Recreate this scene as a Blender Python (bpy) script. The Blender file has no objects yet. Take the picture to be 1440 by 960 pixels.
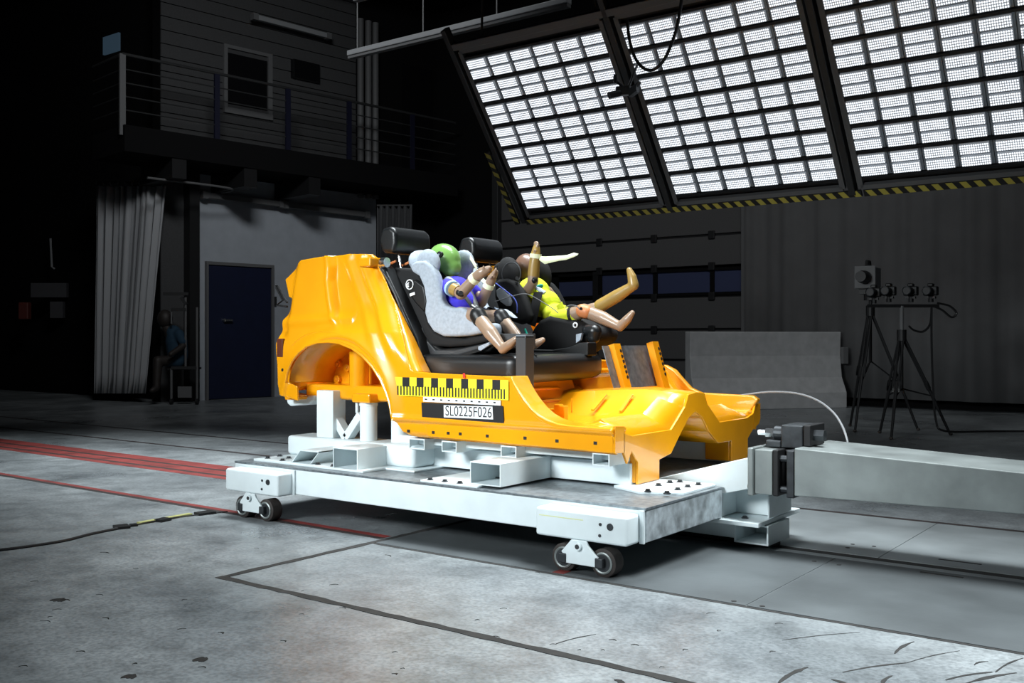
import bpy, bmesh, math, random
from mathutils import Vector, Matrix
random.seed(7)
SC = bpy.context.scene
COL = SC.collection

# ------------------------------------------------------------------ camera
FPX, HC, CC, SS = 1400.0, 1.06, .802, .597
CAM = Vector((2.348, -3.883, HC))
cd = bpy.data.cameras.new('camera'); cam = bpy.data.objects.new('camera', cd); COL.objects.link(cam)
cd.sensor_width = 36; cd.lens = FPX/1440*36; cd.shift_y = -4/1440; cd.clip_end = 200
cam.location = CAM
cam.rotation_euler = (math.pi/2, 0, math.atan2(SS, CC))
SC.camera = cam
# ------------------------------------------------------------------ view / world
SC.view_settings.view_transform = 'Standard'; SC.view_settings.look = 'None'
SC.view_settings.gamma = 1; SC.view_settings.use_curve_mapping = False
SC.view_settings.exposure = 0.0
w = bpy.data.worlds.new('world'); SC.world = w; w.use_nodes = True
w.node_tree.nodes['Background'].inputs[0].default_value = (.55, .75, 1, 1)
w.node_tree.nodes['Background'].inputs[1].default_value = .004
# ------------------------------------------------------------------ unseen lamps: near-side bank, lamps over the track, fills added for the background
def area(name, loc, aim, sx, sy, power, color, spread):
    l = bpy.data.lights.new(name, 'AREA'); l.shape = 'RECTANGLE'; l.size = sx; l.size_y = sy
    l.energy = power; l.color = color; l.spread = math.radians(spread)
    o = bpy.data.objects.new(name, l); COL.objects.link(o); o.location = loc
    o.rotation_euler = (Vector(aim)-Vector(loc)).to_track_quat('-Z', 'Y').to_euler()
    return o
area('hall_lamp_near_side', (-2.2, -5.6, 3.3), (-1.3, .7, .9), 3.2, 1.4, 54, (.90, .97, 1), 42)
area('hall_lamp_front', (2.2, .2, 5.0), (1.2, -.6, 0), 3.2, 1.4, 112, (.90, .97, 1), 62)
area('hall_lamp_above', (-3.4, 1.5, 5.4), (-3.4, 1.0, 0), 7.0, 1.2, 150, (.90, .97, 1), 54)
area('facade_fill', (-4.5, 1.5, 6.8), (-12, 8.5, 3.2), 2.0, 1.0, 64, (.95, .98, 1), 90)  # fill light added to brighten the left facade, not a lamp of the hall
area('backdrop_fill', (-2.5, 5.6, 6.5), (-4, 11.8, 1.5), 5.0, .6, 46, (.95, .98, 1), 110)  # added fill that lifts the backdrop and gate, no real fixture

# ------------------------------------------------------------------ helpers
def ray(u, v):
    a = (u-720)/FPX
    return Vector((a*CC-SS, a*SS+CC, -(v-476)/FPX))
def P(u, v, x=None, y=None, z=None, d=None):
    """point seen at a pixel, on a real plane of the place"""
    R = ray(u, v)
    t = d if d is not None else (x-CAM.x)/R.x if x is not None else (y-CAM.y)/R.y if y is not None else (z-CAM.z)/R.z
    return CAM+R*t

MATS = {}
def mat(name, col, rough=.5, metal=0., var=.0, scale=8., bump=0., bscale=60., emit=None, estr=0., coat=0., spec=.5):
    if name in MATS: return MATS[name]
    m = bpy.data.materials.new(name); m.use_nodes = True
    nt = m.node_tree; b = nt.nodes['Principled BSDF']
    b.inputs['Base Color'].default_value = (*col, 1); b.inputs['Roughness'].default_value = rough
    b.inputs['Metallic'].default_value = metal; b.inputs['Coat Weight'].default_value = coat
    b.inputs['Specular IOR Level'].default_value = spec
    tc = nt.nodes.new('ShaderNodeTexCoord')
    if var > 0:
        n = nt.nodes.new('ShaderNodeTexNoise'); n.inputs['Scale'].default_value = scale; n.inputs['Detail'].default_value = 6
        r = nt.nodes.new('ShaderNodeValToRGB')
        r.color_ramp.elements[0].position = .3; r.color_ramp.elements[1].position = .7
        r.color_ramp.elements[0].color = (*[c*(1-var) for c in col], 1)
        r.color_ramp.elements[1].color = (*[min(1, c*(1+var)) for c in col], 1)
        nt.links.new(tc.outputs['Object'], n.inputs['Vector']); nt.links.new(n.outputs['Fac'], r.inputs['Fac'])
        nt.links.new(r.outputs['Color'], b.inputs['Base Color'])
    if bump > 0:
        n2 = nt.nodes.new('ShaderNodeTexNoise'); n2.inputs['Scale'].default_value = bscale; n2.inputs['Detail'].default_value = 4
        bp = nt.nodes.new('ShaderNodeBump'); bp.inputs['Strength'].default_value = bump; bp.inputs['Distance'].default_value = .01
        nt.links.new(tc.outputs['Object'], n2.inputs['Vector']); nt.links.new(n2.outputs['Fac'], bp.inputs['Height'])
        nt.links.new(bp.outputs['Normal'], b.inputs['Normal'])
    if emit:
        b.inputs['Emission Color'].default_value = (*emit, 1); b.inputs['Emission Strength'].default_value = estr
    MATS[name] = m
    return m

class B:
    """collects shapes in world coordinates, builds ONE mesh object"""
    def __init__(s): s.bm = bmesh.new()
    def poly(s, pts, flip=False):
        vs = [s.bm.verts.new(p) for p in pts]
        if flip: vs.reverse()
        return s.bm.faces.new(vs)
    def box(s, x0, x1, y0, y1, z0, z1):
        s.hexa([(x0, y0, z0), (x1, y0, z0), (x1, y1, z0), (x0, y1, z0)], [(x0, y0, z1), (x1, y0, z1), (x1, y1, z1), (x0, y1, z1)]); return s
    def hexa(s, lo, hi):
        a = [s.bm.verts.new(p) for p in lo]; b = [s.bm.verts.new(p) for p in hi]; n = len(a)
        s.bm.faces.new(a[::-1]); s.bm.faces.new(b)
        for i in range(n): s.bm.faces.new((a[i], a[(i+1) % n], b[(i+1) % n], b[i]))
        return s
    def prism(s, pts, off):
        off = Vector(off); pts = [Vector(p) for p in pts]
        return s.hexa(pts, [p+off for p in pts])
    def obox(s, c, ax, ay, az):
        """oriented box: centre and three half-axis vectors"""
        c, ax, ay, az = map(Vector, (c, ax, ay, az))
        return s.hexa([c-ax-ay-az, c+ax-ay-az, c+ax+ay-az, c-ax+ay-az], [c-ax-ay+az, c+ax-ay+az, c+ax+ay+az, c-ax+ay+az])
    def bar(s, a, b, wd, th, up=(0, 0, 1)):
        a, b = Vector(a), Vector(b); d = (b-a); ax = d.normalized()
        sd = ax.cross(Vector(up))
        if sd.length < 1e-4: sd = ax.cross(Vector((1, 0, 0)))
        sd.normalize(); u = sd.cross(ax)
        return s.obox((a+b)/2, d/2, sd*wd/2, u*th/2)
    def tube(s, pts, rad, n=10, sub=0, cap=True, flat=1.0):
        pts = [Vector(p) for p in pts]
        if not isinstance(rad, (list, tuple)): rad = [rad]*len(pts)
        if sub:
            q, rr = [], []
            for i in range(len(pts)-1):
                p0 = pts[max(i-1, 0)]; p1 = pts[i]; p2 = pts[i+1]; p3 = pts[min(i+2, len(pts)-1)]
                for k in range(sub):
                    t = k/sub
                    q.append(.5*((2*p1)+(p2-p0)*t+(2*p0-5*p1+4*p2-p3)*t*t+(3*p1-p0-3*p2+p3)*t**3))
                    rr.append(rad[i]*(1-t)+rad[i+1]*t)
            q.append(pts[-1]); rr.append(rad[-1]); pts, rad = q, rr
        rings = []; up = None
        for i, p in enumerate(pts):
            t = (pts[min(i+1, len(pts)-1)]-pts[max(i-1, 0)]).normalized()
            if up is None:
                up = Vector((0, 0, 1)) if abs(t.z) < .9 else Vector((1, 0, 0))
            a = t.cross(up).normalized(); b = a.cross(t).normalized(); up = b
            rings.append([s.bm.verts.new(p+a*math.cos(2*math.pi*k/n)*rad[i]+b*math.sin(2*math.pi*k/n)*rad[i]*flat) for k in range(n)])
        for i in range(len(rings)-1):
            for k in range(n): s.bm.faces.new((rings[i][k], rings[i][(k+1) % n], rings[i+1][(k+1) % n], rings[i+1][k]))
        if cap: s.bm.faces.new(rings[0][::-1]); s.bm.faces.new(rings[-1])
        return s
    def ell(s, c, r, rot=None, n=16):
        m = Matrix.Translation(c)
        if rot is not None: m = m @ rot.to_4x4()
        m = m @ Matrix.Diagonal((*r, 1))
        bmesh.ops.create_uvsphere(s.bm, u_segments=n, v_segments=max(8, n*2//3), radius=1, matrix=m); return s
    def caps(s, pts, rad, n=12):
        """capsule chain for remeshing"""
        pts = [Vector(p) for p in pts]
        if not isinstance(rad, (list, tuple)): rad = [rad]*len(pts)
        for i in range(len(pts)-1): s.tube([pts[i], pts[i+1]], [rad[i], rad[i+1]], n)
        for p, r in zip(pts, rad): s.ell(p, (r, r, r), n=n)
        return s
    def cyl(s, a, b, r, n=16): return s.tube([a, b], r, n)
    def ring(s, c, axis, R, r, n=20, m=8):
        axis = Vector(axis).normalized(); a = axis.orthogonal().normalized(); b = axis.cross(a)
        pts = [Vector(c)+a*R*math.cos(2*math.pi*k/n)+b*R*math.sin(2*math.pi*k/n) for k in range(n+1)]
        return s.tube(pts, r, m, cap=False)
    def build(s, name, m, parent=None, bevel=0, seg=2, smooth=False, solid=0, solid_off=-1, remesh=0, sm=0, recalc=True, angle=35):
        bm = s.bm
        if recalc: bmesh.ops.recalc_face_normals(bm, faces=bm.faces[:])
        me = bpy.data.meshes.new(name)
        if parent is not None: org = parent.get('_o') and Vector(parent['_o']) or Vector((0, 0, 0))
        else:
            co = [v.co for v in bm.verts]
            org = Vector(((min(c.x for c in co)+max(c.x for c in co))/2, (min(c.y for c in co)+max(c.y for c in co))/2, min(c.z for c in co)))
        bmesh.ops.translate(bm, verts=bm.verts[:], vec=-org)
        if smooth:
            for f in bm.faces: f.smooth = True
            if not remesh and not bevel:
                ca = math.cos(math.radians(angle))
                for e in bm.edges:
                    if len(e.link_faces) == 2 and e.link_faces[0].normal.dot(e.link_faces[1].normal) < ca: e.smooth = False
        bm.to_mesh(me); bm.free()
        me.materials.append(MATS[m] if isinstance(m, str) else m)
        o = bpy.data.objects.new(name, me); COL.objects.link(o)
        if parent is not None: o.parent = parent; o['_o'] = parent['_o'] if parent.get('_o') else (0, 0, 0)
        else: o.location = org; o['_o'] = tuple(org)
        if remesh:
            md = o.modifiers.new('remesh', 'REMESH'); md.mode = 'VOXEL'; md.voxel_size = remesh; md.use_smooth_shade = True
            if sm: md = o.modifiers.new('smooth', 'SMOOTH'); md.iterations = sm; md.factor = .5
        if solid:
            md = o.modifiers.new('solidify', 'SOLIDIFY'); md.thickness = solid; md.offset = solid_off
        if bevel:
            md = o.modifiers.new('bevel', 'BEVEL'); md.width = bevel; md.segments = seg; md.limit_method = 'ANGLE'; md.angle_limit = math.radians(40)
            if smooth: o.modifiers.new('wn', 'WEIGHTED_NORMAL')
        return o
def thing(name, label, cat, loc=(0, 0, 0), group=None):
    o = bpy.data.objects.new(name, None); COL.objects.link(o); o.location = loc; o['_o'] = tuple(loc)
    o.empty_display_size = .1
    o['label'] = label; o['category'] = cat
    if group: o['group'] = group
    return o
def tag(o, label, cat, group=None):
    o['label'] = label; o['category'] = cat
    if group: o['group'] = group
    return o
def struct(o): o['kind'] = 'structure'; return o
def inst(src, parent, delta, name=None):
    """copy of a mesh part, shifted, sharing mesh data"""
    c = src.copy(); COL.objects.link(c); c.parent = parent
    c.location = Vector(src.location)+Vector(delta); return c
def text_mesh(name, s, size, origin, xdir, zdir, m, parent, depth=.0005, font_scale=1.0):
    cu = bpy.data.curves.new(name, 'FONT'); cu.body = s; cu.size = size; cu.extrude = depth; cu.align_x = 'CENTER'; cu.align_y = 'CENTER'
    t = bpy.data.objects.new(name, cu); COL.objects.link(t)
    dg = bpy.context.evaluated_depsgraph_get(); me = bpy.data.meshes.new_from_object(t.evaluated_get(dg))
    bpy.data.objects.remove(t)
    if not font_scale: font_scale = Vector(xdir).length/(max(v.co.x for v in me.vertices)-min(v.co.x for v in me.vertices))
    X = Vector(xdir).normalized(); Z = Vector(zdir).normalized(); N = X.cross(Z)
    org = Vector(parent['_o'])
    for v in me.vertices:
        v.co = Vector(origin)-org+X*v.co.x*font_scale+Z*v.co.y+N*v.co.z
    me.materials.clear(); me.materials.append(MATS[m]); me.name = name
    o = bpy.data.objects.new(name, me); COL.objects.link(o); o.parent = parent; o['_o'] = parent['_o']
    return o

# ------------------------------------------------------------------ materials
mat('body_paint', (.86, .345, .004), .27, coat=.5, var=.05, scale=5)
mat('white_paint', (.72, .80, .82), .42, var=.06, scale=6, bump=.03, bscale=90)
mat('steel_deck', (.23, .26, .28), .42, .6, var=.35, scale=30, bump=.15, bscale=150)
mat('steel_scraped', (.55, .60, .63), .4, .6, var=.45, scale=16, bump=.12, bscale=60)
mat('steel_plate', (.115, .128, .134), .42, .35, var=.22, scale=2.5, bump=.05, bscale=50)
mat('dark_steel', (.05, .055, .06), .45, .6, var=.3, scale=20)
mat('black_metal', (.012, .012, .013), .5, .2)
mat('bright_steel', (.6, .62, .64), .25, 1.)
mat('rubber', (.035, .028, .025), .7, var=.3, scale=40)
mat('black_leather', (.008, .009, .010), .36, bump=.06, bscale=220)
mat('black_fabric', (.004, .004, .0045), .85, bump=.2, bscale=300)
mat('black_plastic', (.007, .0075, .008), .42, spec=.35)
mat('grey_plastic', (.035, .037, .04), .5)
mat('grey_fabric', (.36, .41, .47), .9, var=.12, scale=60, bump=.15, bscale=260)
mat('dummy_skin', (.30, .205, .14), .38, var=.08, scale=6, coat=.15)
mat('dummy_ochre', (.34, .215, .055), .42, var=.08, scale=6, coat=.15)
mat('dummy_head_brown', (.17, .095, .065), .35, coat=.15)
mat('green_head', (.20, .40, .10), .28, coat=.4)
mat('blue_shirt', (.05, .035, .62), .8, bump=.2, bscale=120)
mat('light_blue', (.36, .55, .80), .8)
mat('yellow_shirt', (.72, .80, .03), .8, bump=.2, bscale=60)
mat('tape_cream', (.80, .84, .58), .7)
mat('orange_skin', (.62, .22, .08), .5)
mat('teal', (.0, .30, .22), .5)
mat('print_yellow', (.95, .82, .02), .5)
mat('print_black', (.008, .008, .008), .5)
mat('print_white', (.85, .87, .88), .5)
mat('print_red', (.75, .03, .02), .5)
mat('rail_red', (.19, .030, .026), .55, var=.35, scale=5)
mat('rail_dark', (.035, .027, .026), .5, var=.3, scale=12)
mat('joint_dark', (.022, .021, .02), .8, var=.4, scale=20)
mat('wall_board', (.052, .053, .055), .8, var=.12, scale=40)
mat('wall_white', (.36, .39, .43), .8, var=.06, scale=5)
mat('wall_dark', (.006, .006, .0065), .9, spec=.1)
mat('gate_panel', (.075, .074, .075), .75, var=.12, scale=60)
mat('gate_glass', (.05, .062, .13), .3)
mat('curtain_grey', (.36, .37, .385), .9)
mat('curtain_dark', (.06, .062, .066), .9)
mat('backdrop_grey', (.11, .11, .112), .9, var=.08, scale=3)
mat('door_blue', (.006, .010, .036), .5, var=.1, scale=6)
mat('rail_blue', (.006, .007, .022), .5)
mat('window_black', (.006, .006, .007), .25)
mat('frame_grey', (.12, .122, .125), .6)
mat('frame_dark', (.035, .036, .037), .55, .3)
mat('concrete_light', (.42, .425, .43), .85, var=.1, scale=8, bump=.15, bscale=40)
mat('lamp_grey', (.25, .26, .27), .5)
mat('ram_steel', (.28, .31, .305), .45, .5, var=.28, scale=4, bump=.05, bscale=30)

def floor_mat():
    m = bpy.data.materials.new('concrete_floor'); m.use_nodes = True; nt = m.node_tree; L = nt.links
    b = nt.nodes['Principled BSDF']; tc = nt.nodes.new('ShaderNodeTexCoord')
    def noise(sc, det, r=.6):
        n = nt.nodes.new('ShaderNodeTexNoise'); n.inputs['Scale'].default_value = sc; n.inputs['Detail'].default_value = det; n.inputs['Roughness'].default_value = r
        L.new(tc.outputs['Object'], n.inputs['Vector']); return n
    n1, n2, n3 = noise(.9, 6), noise(60, 3), noise(5, 8, .7)
    r1 = nt.nodes.new('ShaderNodeValToRGB'); r1.color_ramp.elements[0].color = (.15, .165, .175, 1); r1.color_ramp.elements[1].color = (.29, .315, .325, 1)
    r1.color_ramp.elements[0].position = .32; r1.color_ramp.elements[1].position = .66
    L.new(n1.outputs['Fac'], r1.inputs['Fac'])
    r2 = nt.nodes.new('ShaderNodeValToRGB'); r2.color_ramp.elements[0].color = (.62, .62, .62, 1); r2.color_ramp.elements[1].color = (1.15, 1.15, 1.15, 1)
    r2.color_ramp.elements[0].position = .3; r2.color_ramp.elements[1].position = .62
    L.new(n3.outputs['Fac'], r2.inputs['Fac'])
    r3 = nt.nodes.new('ShaderNodeValToRGB'); r3.color_ramp.elements[0].color = (.75, .75, .75, 1); r3.color_ramp.elements[1].color = (1.12, 1.12, 1.12, 1)
    r3.color_ramp.elements[0].position = .35; r3.color_ramp.elements[1].position = .6
    L.new(n2.outputs['Fac'], r3.inputs['Fac'])
    def mul(a, c):
        x = nt.nodes.new('ShaderNodeMix'); x.data_type = 'RGBA'; x.blend_type = 'MULTIPLY'; x.inputs[0].default_value = 1
        L.new(a, x.inputs[6]); L.new(c, x.inputs[7]); return x.outputs[2]
    c = mul(mul(r1.outputs['Color'], r2.outputs['Color']), r3.outputs['Color'])
    L.new(c, b.inputs['Base Color'])
    rr = nt.nodes.new('ShaderNodeMapRange'); rr.inputs[1].default_value = .3; rr.inputs[2].default_value = .7; rr.inputs[3].default_value = .24; rr.inputs[4].default_value = .46
    L.new(n1.outputs['Fac'], rr.inputs[0]); L.new(rr.outputs[0], b.inputs['Roughness'])
    bp = nt.nodes.new('ShaderNodeBump'); bp.inputs['Strength'].default_value = .12; bp.inputs['Distance'].default_value = .004
    L.new(n2.outputs['Fac'], bp.inputs['Height']); L.new(bp.outputs['Normal'], b.inputs['Normal'])
    MATS['concrete_floor'] = m
floor_mat()
def led_mat():
    m = bpy.data.materials.new('led_lens'); m.use_nodes = True; nt = m.node_tree; L = nt.links
    b = nt.nodes['Principled BSDF']; b.inputs['Base Color'].default_value = (.5, .55, .6, 1)
    tc = nt.nodes.new('ShaderNodeTexCoord'); sx = nt.nodes.new('ShaderNodeSeparateXYZ'); L.new(tc.outputs['UV'], sx.inputs[0])
    def sn(o, k):
        a = nt.nodes.new('ShaderNodeMath'); a.operation = 'MULTIPLY'; a.inputs[1].default_value = k*2*math.pi; L.new(o, a.inputs[0])
        c = nt.nodes.new('ShaderNodeMath'); c.operation = 'COSINE'; L.new(a.outputs[0], c.inputs[0])
        d = nt.nodes.new('ShaderNodeMath'); d.operation = 'MULTIPLY_ADD'; d.inputs[1].default_value = -.5; d.inputs[2].default_value = .5; L.new(c.outputs[0], d.inputs[0]); return d.outputs[0]
    p = nt.nodes.new('ShaderNodeMath'); p.operation = 'MULTIPLY'; L.new(sn(sx.outputs[0], 13), p.inputs[0]); L.new(sn(sx.outputs[1], 4), p.inputs[1])
    q = nt.nodes.new('ShaderNodeMath'); q.operation = 'MULTIPLY_ADD'; q.inputs[1].default_value = 3.2; q.inputs[2].default_value = .16; L.new(p.outputs[0], q.inputs[0])
    b.inputs['Emission Color'].default_value = (.86, .92, 1, 1); L.new(q.outputs[0], b.inputs['Emission Strength'])
    MATS['led_lens'] = m
led_mat()
def stripe_mat():
    m = bpy.data.materials.new('hazard_stripe'); m.use_nodes = True; nt = m.node_tree; L = nt.links
    b = nt.nodes['Principled BSDF']; b.inputs['Roughness'].default_value = .6
    tc = nt.nodes.new('ShaderNodeTexCoord'); sx = nt.nodes.new('ShaderNodeSeparateXYZ'); L.new(tc.outputs['UV'], sx.inputs[0])
    f = nt.nodes.new('ShaderNodeMath'); f.operation = 'FRACT'; L.new(sx.outputs[0], f.inputs[0])
    g = nt.nodes.new('ShaderNodeMath'); g.operation = 'GREATER_THAN'; g.inputs[1].default_value = .5; L.new(f.outputs[0], g.inputs[0])
    r = nt.nodes.new('ShaderNodeMix'); r.data_type = 'RGBA'; r.inputs[6].default_value = (.01, .01, .01, 1); r.inputs[7].default_value = (.42, .36, .06, 1)
    L.new(g.outputs[0], r.inputs[0]); L.new(r.outputs[2], b.inputs['Base Color'])
    MATS['hazard_stripe'] = m
stripe_mat()
#PART2
# ================================================================== FLOOR
b = B(); b.box(-30, 12, -9, 20, -.12, 0); floor = struct(b.build('floor', 'concrete_floor'))
floor['_o'] = tuple(floor.location)
def inlay(name, x0, x1, y0, y1, m, z=.0015, jit=0, n=40):
    q = B()
    if jit:
        n = max(4, int(max(x1-x0, y1-y0)/.06)); top, bot = [], []
        for i in range(n+1):
            t = i/n
            if x1-x0 > y1-y0:
                x = x0+(x1-x0)*t; top.append((x, y1+random.uniform(-jit, jit), 0)); bot.append((x, y0+random.uniform(-jit, jit), 0))
            else:
                y = y0+(y1-y0)*t; top.append((x1+random.uniform(-jit, jit), y, 0)); bot.append((x0+random.uniform(-jit, jit), y, 0))
        for i in range(n):
            q.hexa([bot[i], bot[i+1], top[i+1], top[i]], [(p[0], p[1], z) for p in (bot[i], bot[i+1], top[i+1], top[i])])
    else: q.box(x0, x1, y0, y1, -.02, z)
    return q.build(name, m, floor)
# rails and red markings running in behind the sled
inlay('red_stripe', -28, -1.36, -.035, .015, 'rail_red', .0016); inlay('rail_groove', -28, -1.36, -.075, -.033, 'rail_dark', .0012)
for k, (a, c, m) in enumerate([(.84, .93, 'rail_red'), (.93, .975, 'rail_dark'), (.975, 1.12, 'rail_red'), (1.12, 1.165, 'rail_dark'), (1.165, 1.34, 'rail_red')]):
    inlay('red_stripe' if 'red' in m else 'rail_groove', -28, -1.36, a, c, m, .0015+.0001*k)
for yy in (1.99, 2.80): inlay('rail_groove', -28, -1.36, yy, yy+.05, 'rail_dark')
# caulked joints of the pit cover
inlay('floor_joint', -1.345, 6, -1.125, -1.085, 'joint_dark', .002, .006)
inlay('floor_joint', -1.345, -1.305, -1.125, 2.2, 'joint_dark', .0022, .006)
inlay('floor_joint', -1.30, 6, -.185, -.165, 'joint_dark', .0014, .004)
# steel cover plates either side of the pulling slot
for (x0, x1) in ((-1.30, .732), (.738, 2.8), (2.806, 5.5)):
    inlay('cover_plate', x0, x1, -.163, .955, 'steel_plate', .003)
mat('steel_light', (.30, .33, .34), .42, .3, var=.2, scale=3)
for (x0, x1) in ((-1.30, .895), (.90, 3.2), (3.205, 5.5)):
    inlay('cover_plate', x0, x1, 1.03, 2.14, 'steel_light', .003)
inlay('slot_edge', -1.3, 5.5, .90, .953, 'steel_light', .0036)
inlay('pulling_slot', -1.3, 5.5, .955, 1.03, 'joint_dark', .001)
inlay('rail_groove', -1.3, 5.5, 2.15, 2.2, 'rail_dark', .002)
for (u, v, u2, v2) in ((1294, 804, 1355, 812), (1320, 786, 1380, 794)):
    a, c = P(u, v, z=.003), P(u2, v2, z=.003); inlay('plate_slot', a.x, c.x, a.y-.008, a.y+.008, 'joint_dark', .0045)
for (u, v) in ((1032, 845), (1072, 852), (1145, 789), (1180, 794), (1192, 770), (1199, 765), (1229, 768)):
    a = P(u, v, z=.003); q = B(); q.cyl((a.x, a.y, .0), (a.x, a.y, .0045), .011, 12); q.build('plate_hole', 'joint_dark', floor)
a = P(786, 806, z=0); inlay('red_mark', a.x-.03, a.x+.03, a.y-.01, a.y+.055, 'rail_red', .0042)
# tyre scuffs and stains
def scuff(u0, v0, u1, v1, wpx):
    a, c = P(u0, v0, z=0), P(u1, v1, z=0); d = c-a; nrm = Vector((-d.y, d.x, 0)).normalized(); q = B(); N = 9; lo, hi = [], []
    for i in range(N):
        t = i/(N-1); wd = wpx*.0022*math.sin(math.pi*(.12+.76*t))*random.uniform(.6, 1.2); p = a+d*t+nrm*math.sin(t*3)*.01
        lo.append(p-nrm*wd); hi.append(p+nrm*wd)
    for i in range(N-1):
        pl = [lo[i], lo[i+1], hi[i+1], hi[i]]
        q.hexa([(p.x, p.y, .0) for p in pl], [(p.x, p.y, .0012) for p in pl])
    q.build('scuff_mark', 'joint_dark', floor)
for s_ in ((1258, 919, 1286, 902, 3), (1185, 945, 1275, 932, 2.5), (1095, 960, 1136, 938, 5), (1330, 956, 1396, 945, 3), (1355, 962, 1430, 946, 4), (1170, 955, 1200, 968, 4), (1100, 900, 1210, 889, 1.2), (1400, 945, 1440, 925, 2), (1300, 885, 1320, 893, 2), (782, 905, 838, 892, 1.5), (1275, 932, 1350, 915, 1.2), (1240, 965, 1255, 950, 3), (1370, 935, 1390, 930, 2), (865, 955, 872, 962, 6)):
    scuff(*s_)
for i in range(46):
    u, v = random.uniform(20, 1100), random.uniform(770, 955); sz = random.uniform(.4, 2.2)
    scuff(u, v, u+random.uniform(4, 14), v+random.uniform(-2, 3), sz)
for (u, v, wd) in ((280, 927, .04), (80, 843, .05), (180, 951, .025)):
    scuff(u-8, v, u+9, v+2, 12)
# floor cable with tape on the left
cb = thing('floor_cable', 'thin black cable lying on the concrete at far left', 'cable', tuple(P(90, 765, z=0)))
pts = [P(u, v, z=.006) for u, v in ((-60, 778), (0, 773), (40, 768), (90, 760), (130, 750), (165, 743))]
q = B(); q.tube(pts, .008, 8, sub=4); q.build('cable', 'black_metal', cb)
q = B(); q.tube([P(u, v, z=.006) for u, v in ((165, 743), (200, 736), (250, 727), (320, 719))], .004, 6, sub=3); q.build('cable_end', 'black_metal', cb)
mat('tape_yellow', (.42, .42, .16), .7)
def tape(u0, v0, u1, v1, wd, m, label, z=.010):
    a, c = P(u0, v0, z=0), P(u1, v1, z=0); d = (c-a).normalized(); n_ = Vector((-d.y, d.x, 0))*wd
    q = B(); q.prism([a-n_+Vector((0, 0, .0)), c-n_, c+n_, a+n_], (0, 0, z)); o = q.build('tape_strip', m); tag(o, label, 'tape', 'tape strips holding the floor cable'); return o
tape(195, 737, 268, 724, .018, 'tape_yellow', 'pale yellow tape strip over the floor cable', .012)
tape(161, 743, 181, 741, .045, 'print_black', 'black tape patch where the floor cable meets yellow tape', .014)
tape(183, 740, 193, 739, .02, 'print_black', 'smallest black tape patch beside the large one', .013)
tape(222, 734, 236, 731, .03, 'print_black', 'black tape patch in the middle of yellow tape strip', .016)
tape(277, 724, 300, 721, .04, 'print_black', 'black tape patch nearest the sled wheel', .014)

# ================================================================== BACK WALL, GATE, BACKDROP
YB = 11.9
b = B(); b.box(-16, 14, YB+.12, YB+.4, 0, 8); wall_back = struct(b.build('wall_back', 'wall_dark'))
gx0, gx1 = P(705, 345, y=YB).x, P(1046, 345, y=YB).x
gate = thing('sectional_gate', 'dark sectional overhead gate with a band of blue windows', 'gate', ((gx0+gx1)/2, YB+.1, 0))
zs = [.0, P(1000, 462, y=YB).z-.55, P(1000, 463, y=YB).z, P(900, 419, y=YB).z, P(900, 379, y=YB).z, P(870, 339, y=YB).z, P(870, 339, y=YB).z+.55, P(870, 339, y=YB).z+1.1, 5.2]
zs[0] = .02
for i in range(len(zs)-1):
    if i == 3: continue
    q = B(); q.box(gx0, gx1, YB, YB+.05, zs[i]+.02, zs[i+1]-.02); q.build('gate_panel', 'gate_panel', gate, bevel=.01)
    q = B(); q.box(gx0, gx1, YB+.03, YB+.06, zs[i+1]-.03, zs[i+1]+.03); q.build('gate_seal', 'black_metal', gate)
q = B()
q.box(gx0, gx1, YB, YB+.05, zs[3]+.02, zs[3]+.07); q.box(gx0, gx1, YB, YB+.05, zs[4]-.07, zs[4]-.02); q.build('window_rail', 'wall_dark', gate)
wx = [P(u, 400, y=YB).x for u in (705, 785, 836, 846, 918, 924, 998, 1004, 1046)]
for (i, j, dz) in ((1, 2, .12), (3, 4, 0), (5, 6, 0), (7, 8, 0)):
    q = B(); q.box(wx[i], wx[j], YB+.03, YB+.045, zs[3]+.05+dz*.2, zs[4]-.05-dz); q.build('window_pane', 'gate_glass', gate)
for (i, j) in ((0, 1), (2, 3), (4, 5), (6, 7)):
    q = B(); q.box(wx[i], wx[j], YB+.0, YB+.05, zs[3]+.02, zs[4]-.02); q.build('window_mullion', 'wall_dark', gate, bevel=.005)
for u in (843, 920, 1001):
    x = P(u, 400, y=YB).x
    for z in (zs[2], zs[3], zs[4], zs[5]):
        q = B(); q.box(x-.06, x+.06, YB-.03, YB+.03, z-.07, z+.07); q.build('hinge', 'black_metal', gate, bevel=.01)
x = P(838, 400, y=YB).x; q = B(); q.box(x-.06, x+.06, YB-.02, YB+.04, .1, zs[4]); q.build('wicket_door_frame', 'black_metal', gate)
q = B(); q.box(gx1, gx1+.1, YB-.12, YB+.1, 0, 5.3); struct(q.build('trim_1', 'frame_grey', bevel=.01))
q = B(); q.box(gx0-.15, gx0, YB-.12, YB+.1, 0, 5.3); struct(q.build('trim_2', 'frame_dark', bevel=.01))
def sheet(name, m, path, z0, z1, nz=6, thick=.006, parent=None, fn=None):
    q = B(); rows = []
    for k in range(nz+1):
        t = k/nz; rows.append([q.bm.verts.new(fn(i, t) if fn else (p[0], p[1], z0+(z1-z0)*t)) for i, p in enumerate(path)])
    for k in range(nz):
        for i in range(len(path)-1): q.bm.faces.new((rows[k][i], rows[k][i+1], rows[k+1][i+1], rows[k+1][i]))
    return q.build(name, m, parent, smooth=True, solid=thick, angle=80)
zc = P(1400, 566, y=YB-.25).z
N = 260; x0, x1 = gx1+.12, 9.0
path = []
for i in range(N+1):
    t = i/N; x = x0+(x1-x0)*t
    path.append((x, YB-.25+.035*math.sin(x*9)+.02*math.sin(x*23+1)+.05*math.sin(x*2.3)))
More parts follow.
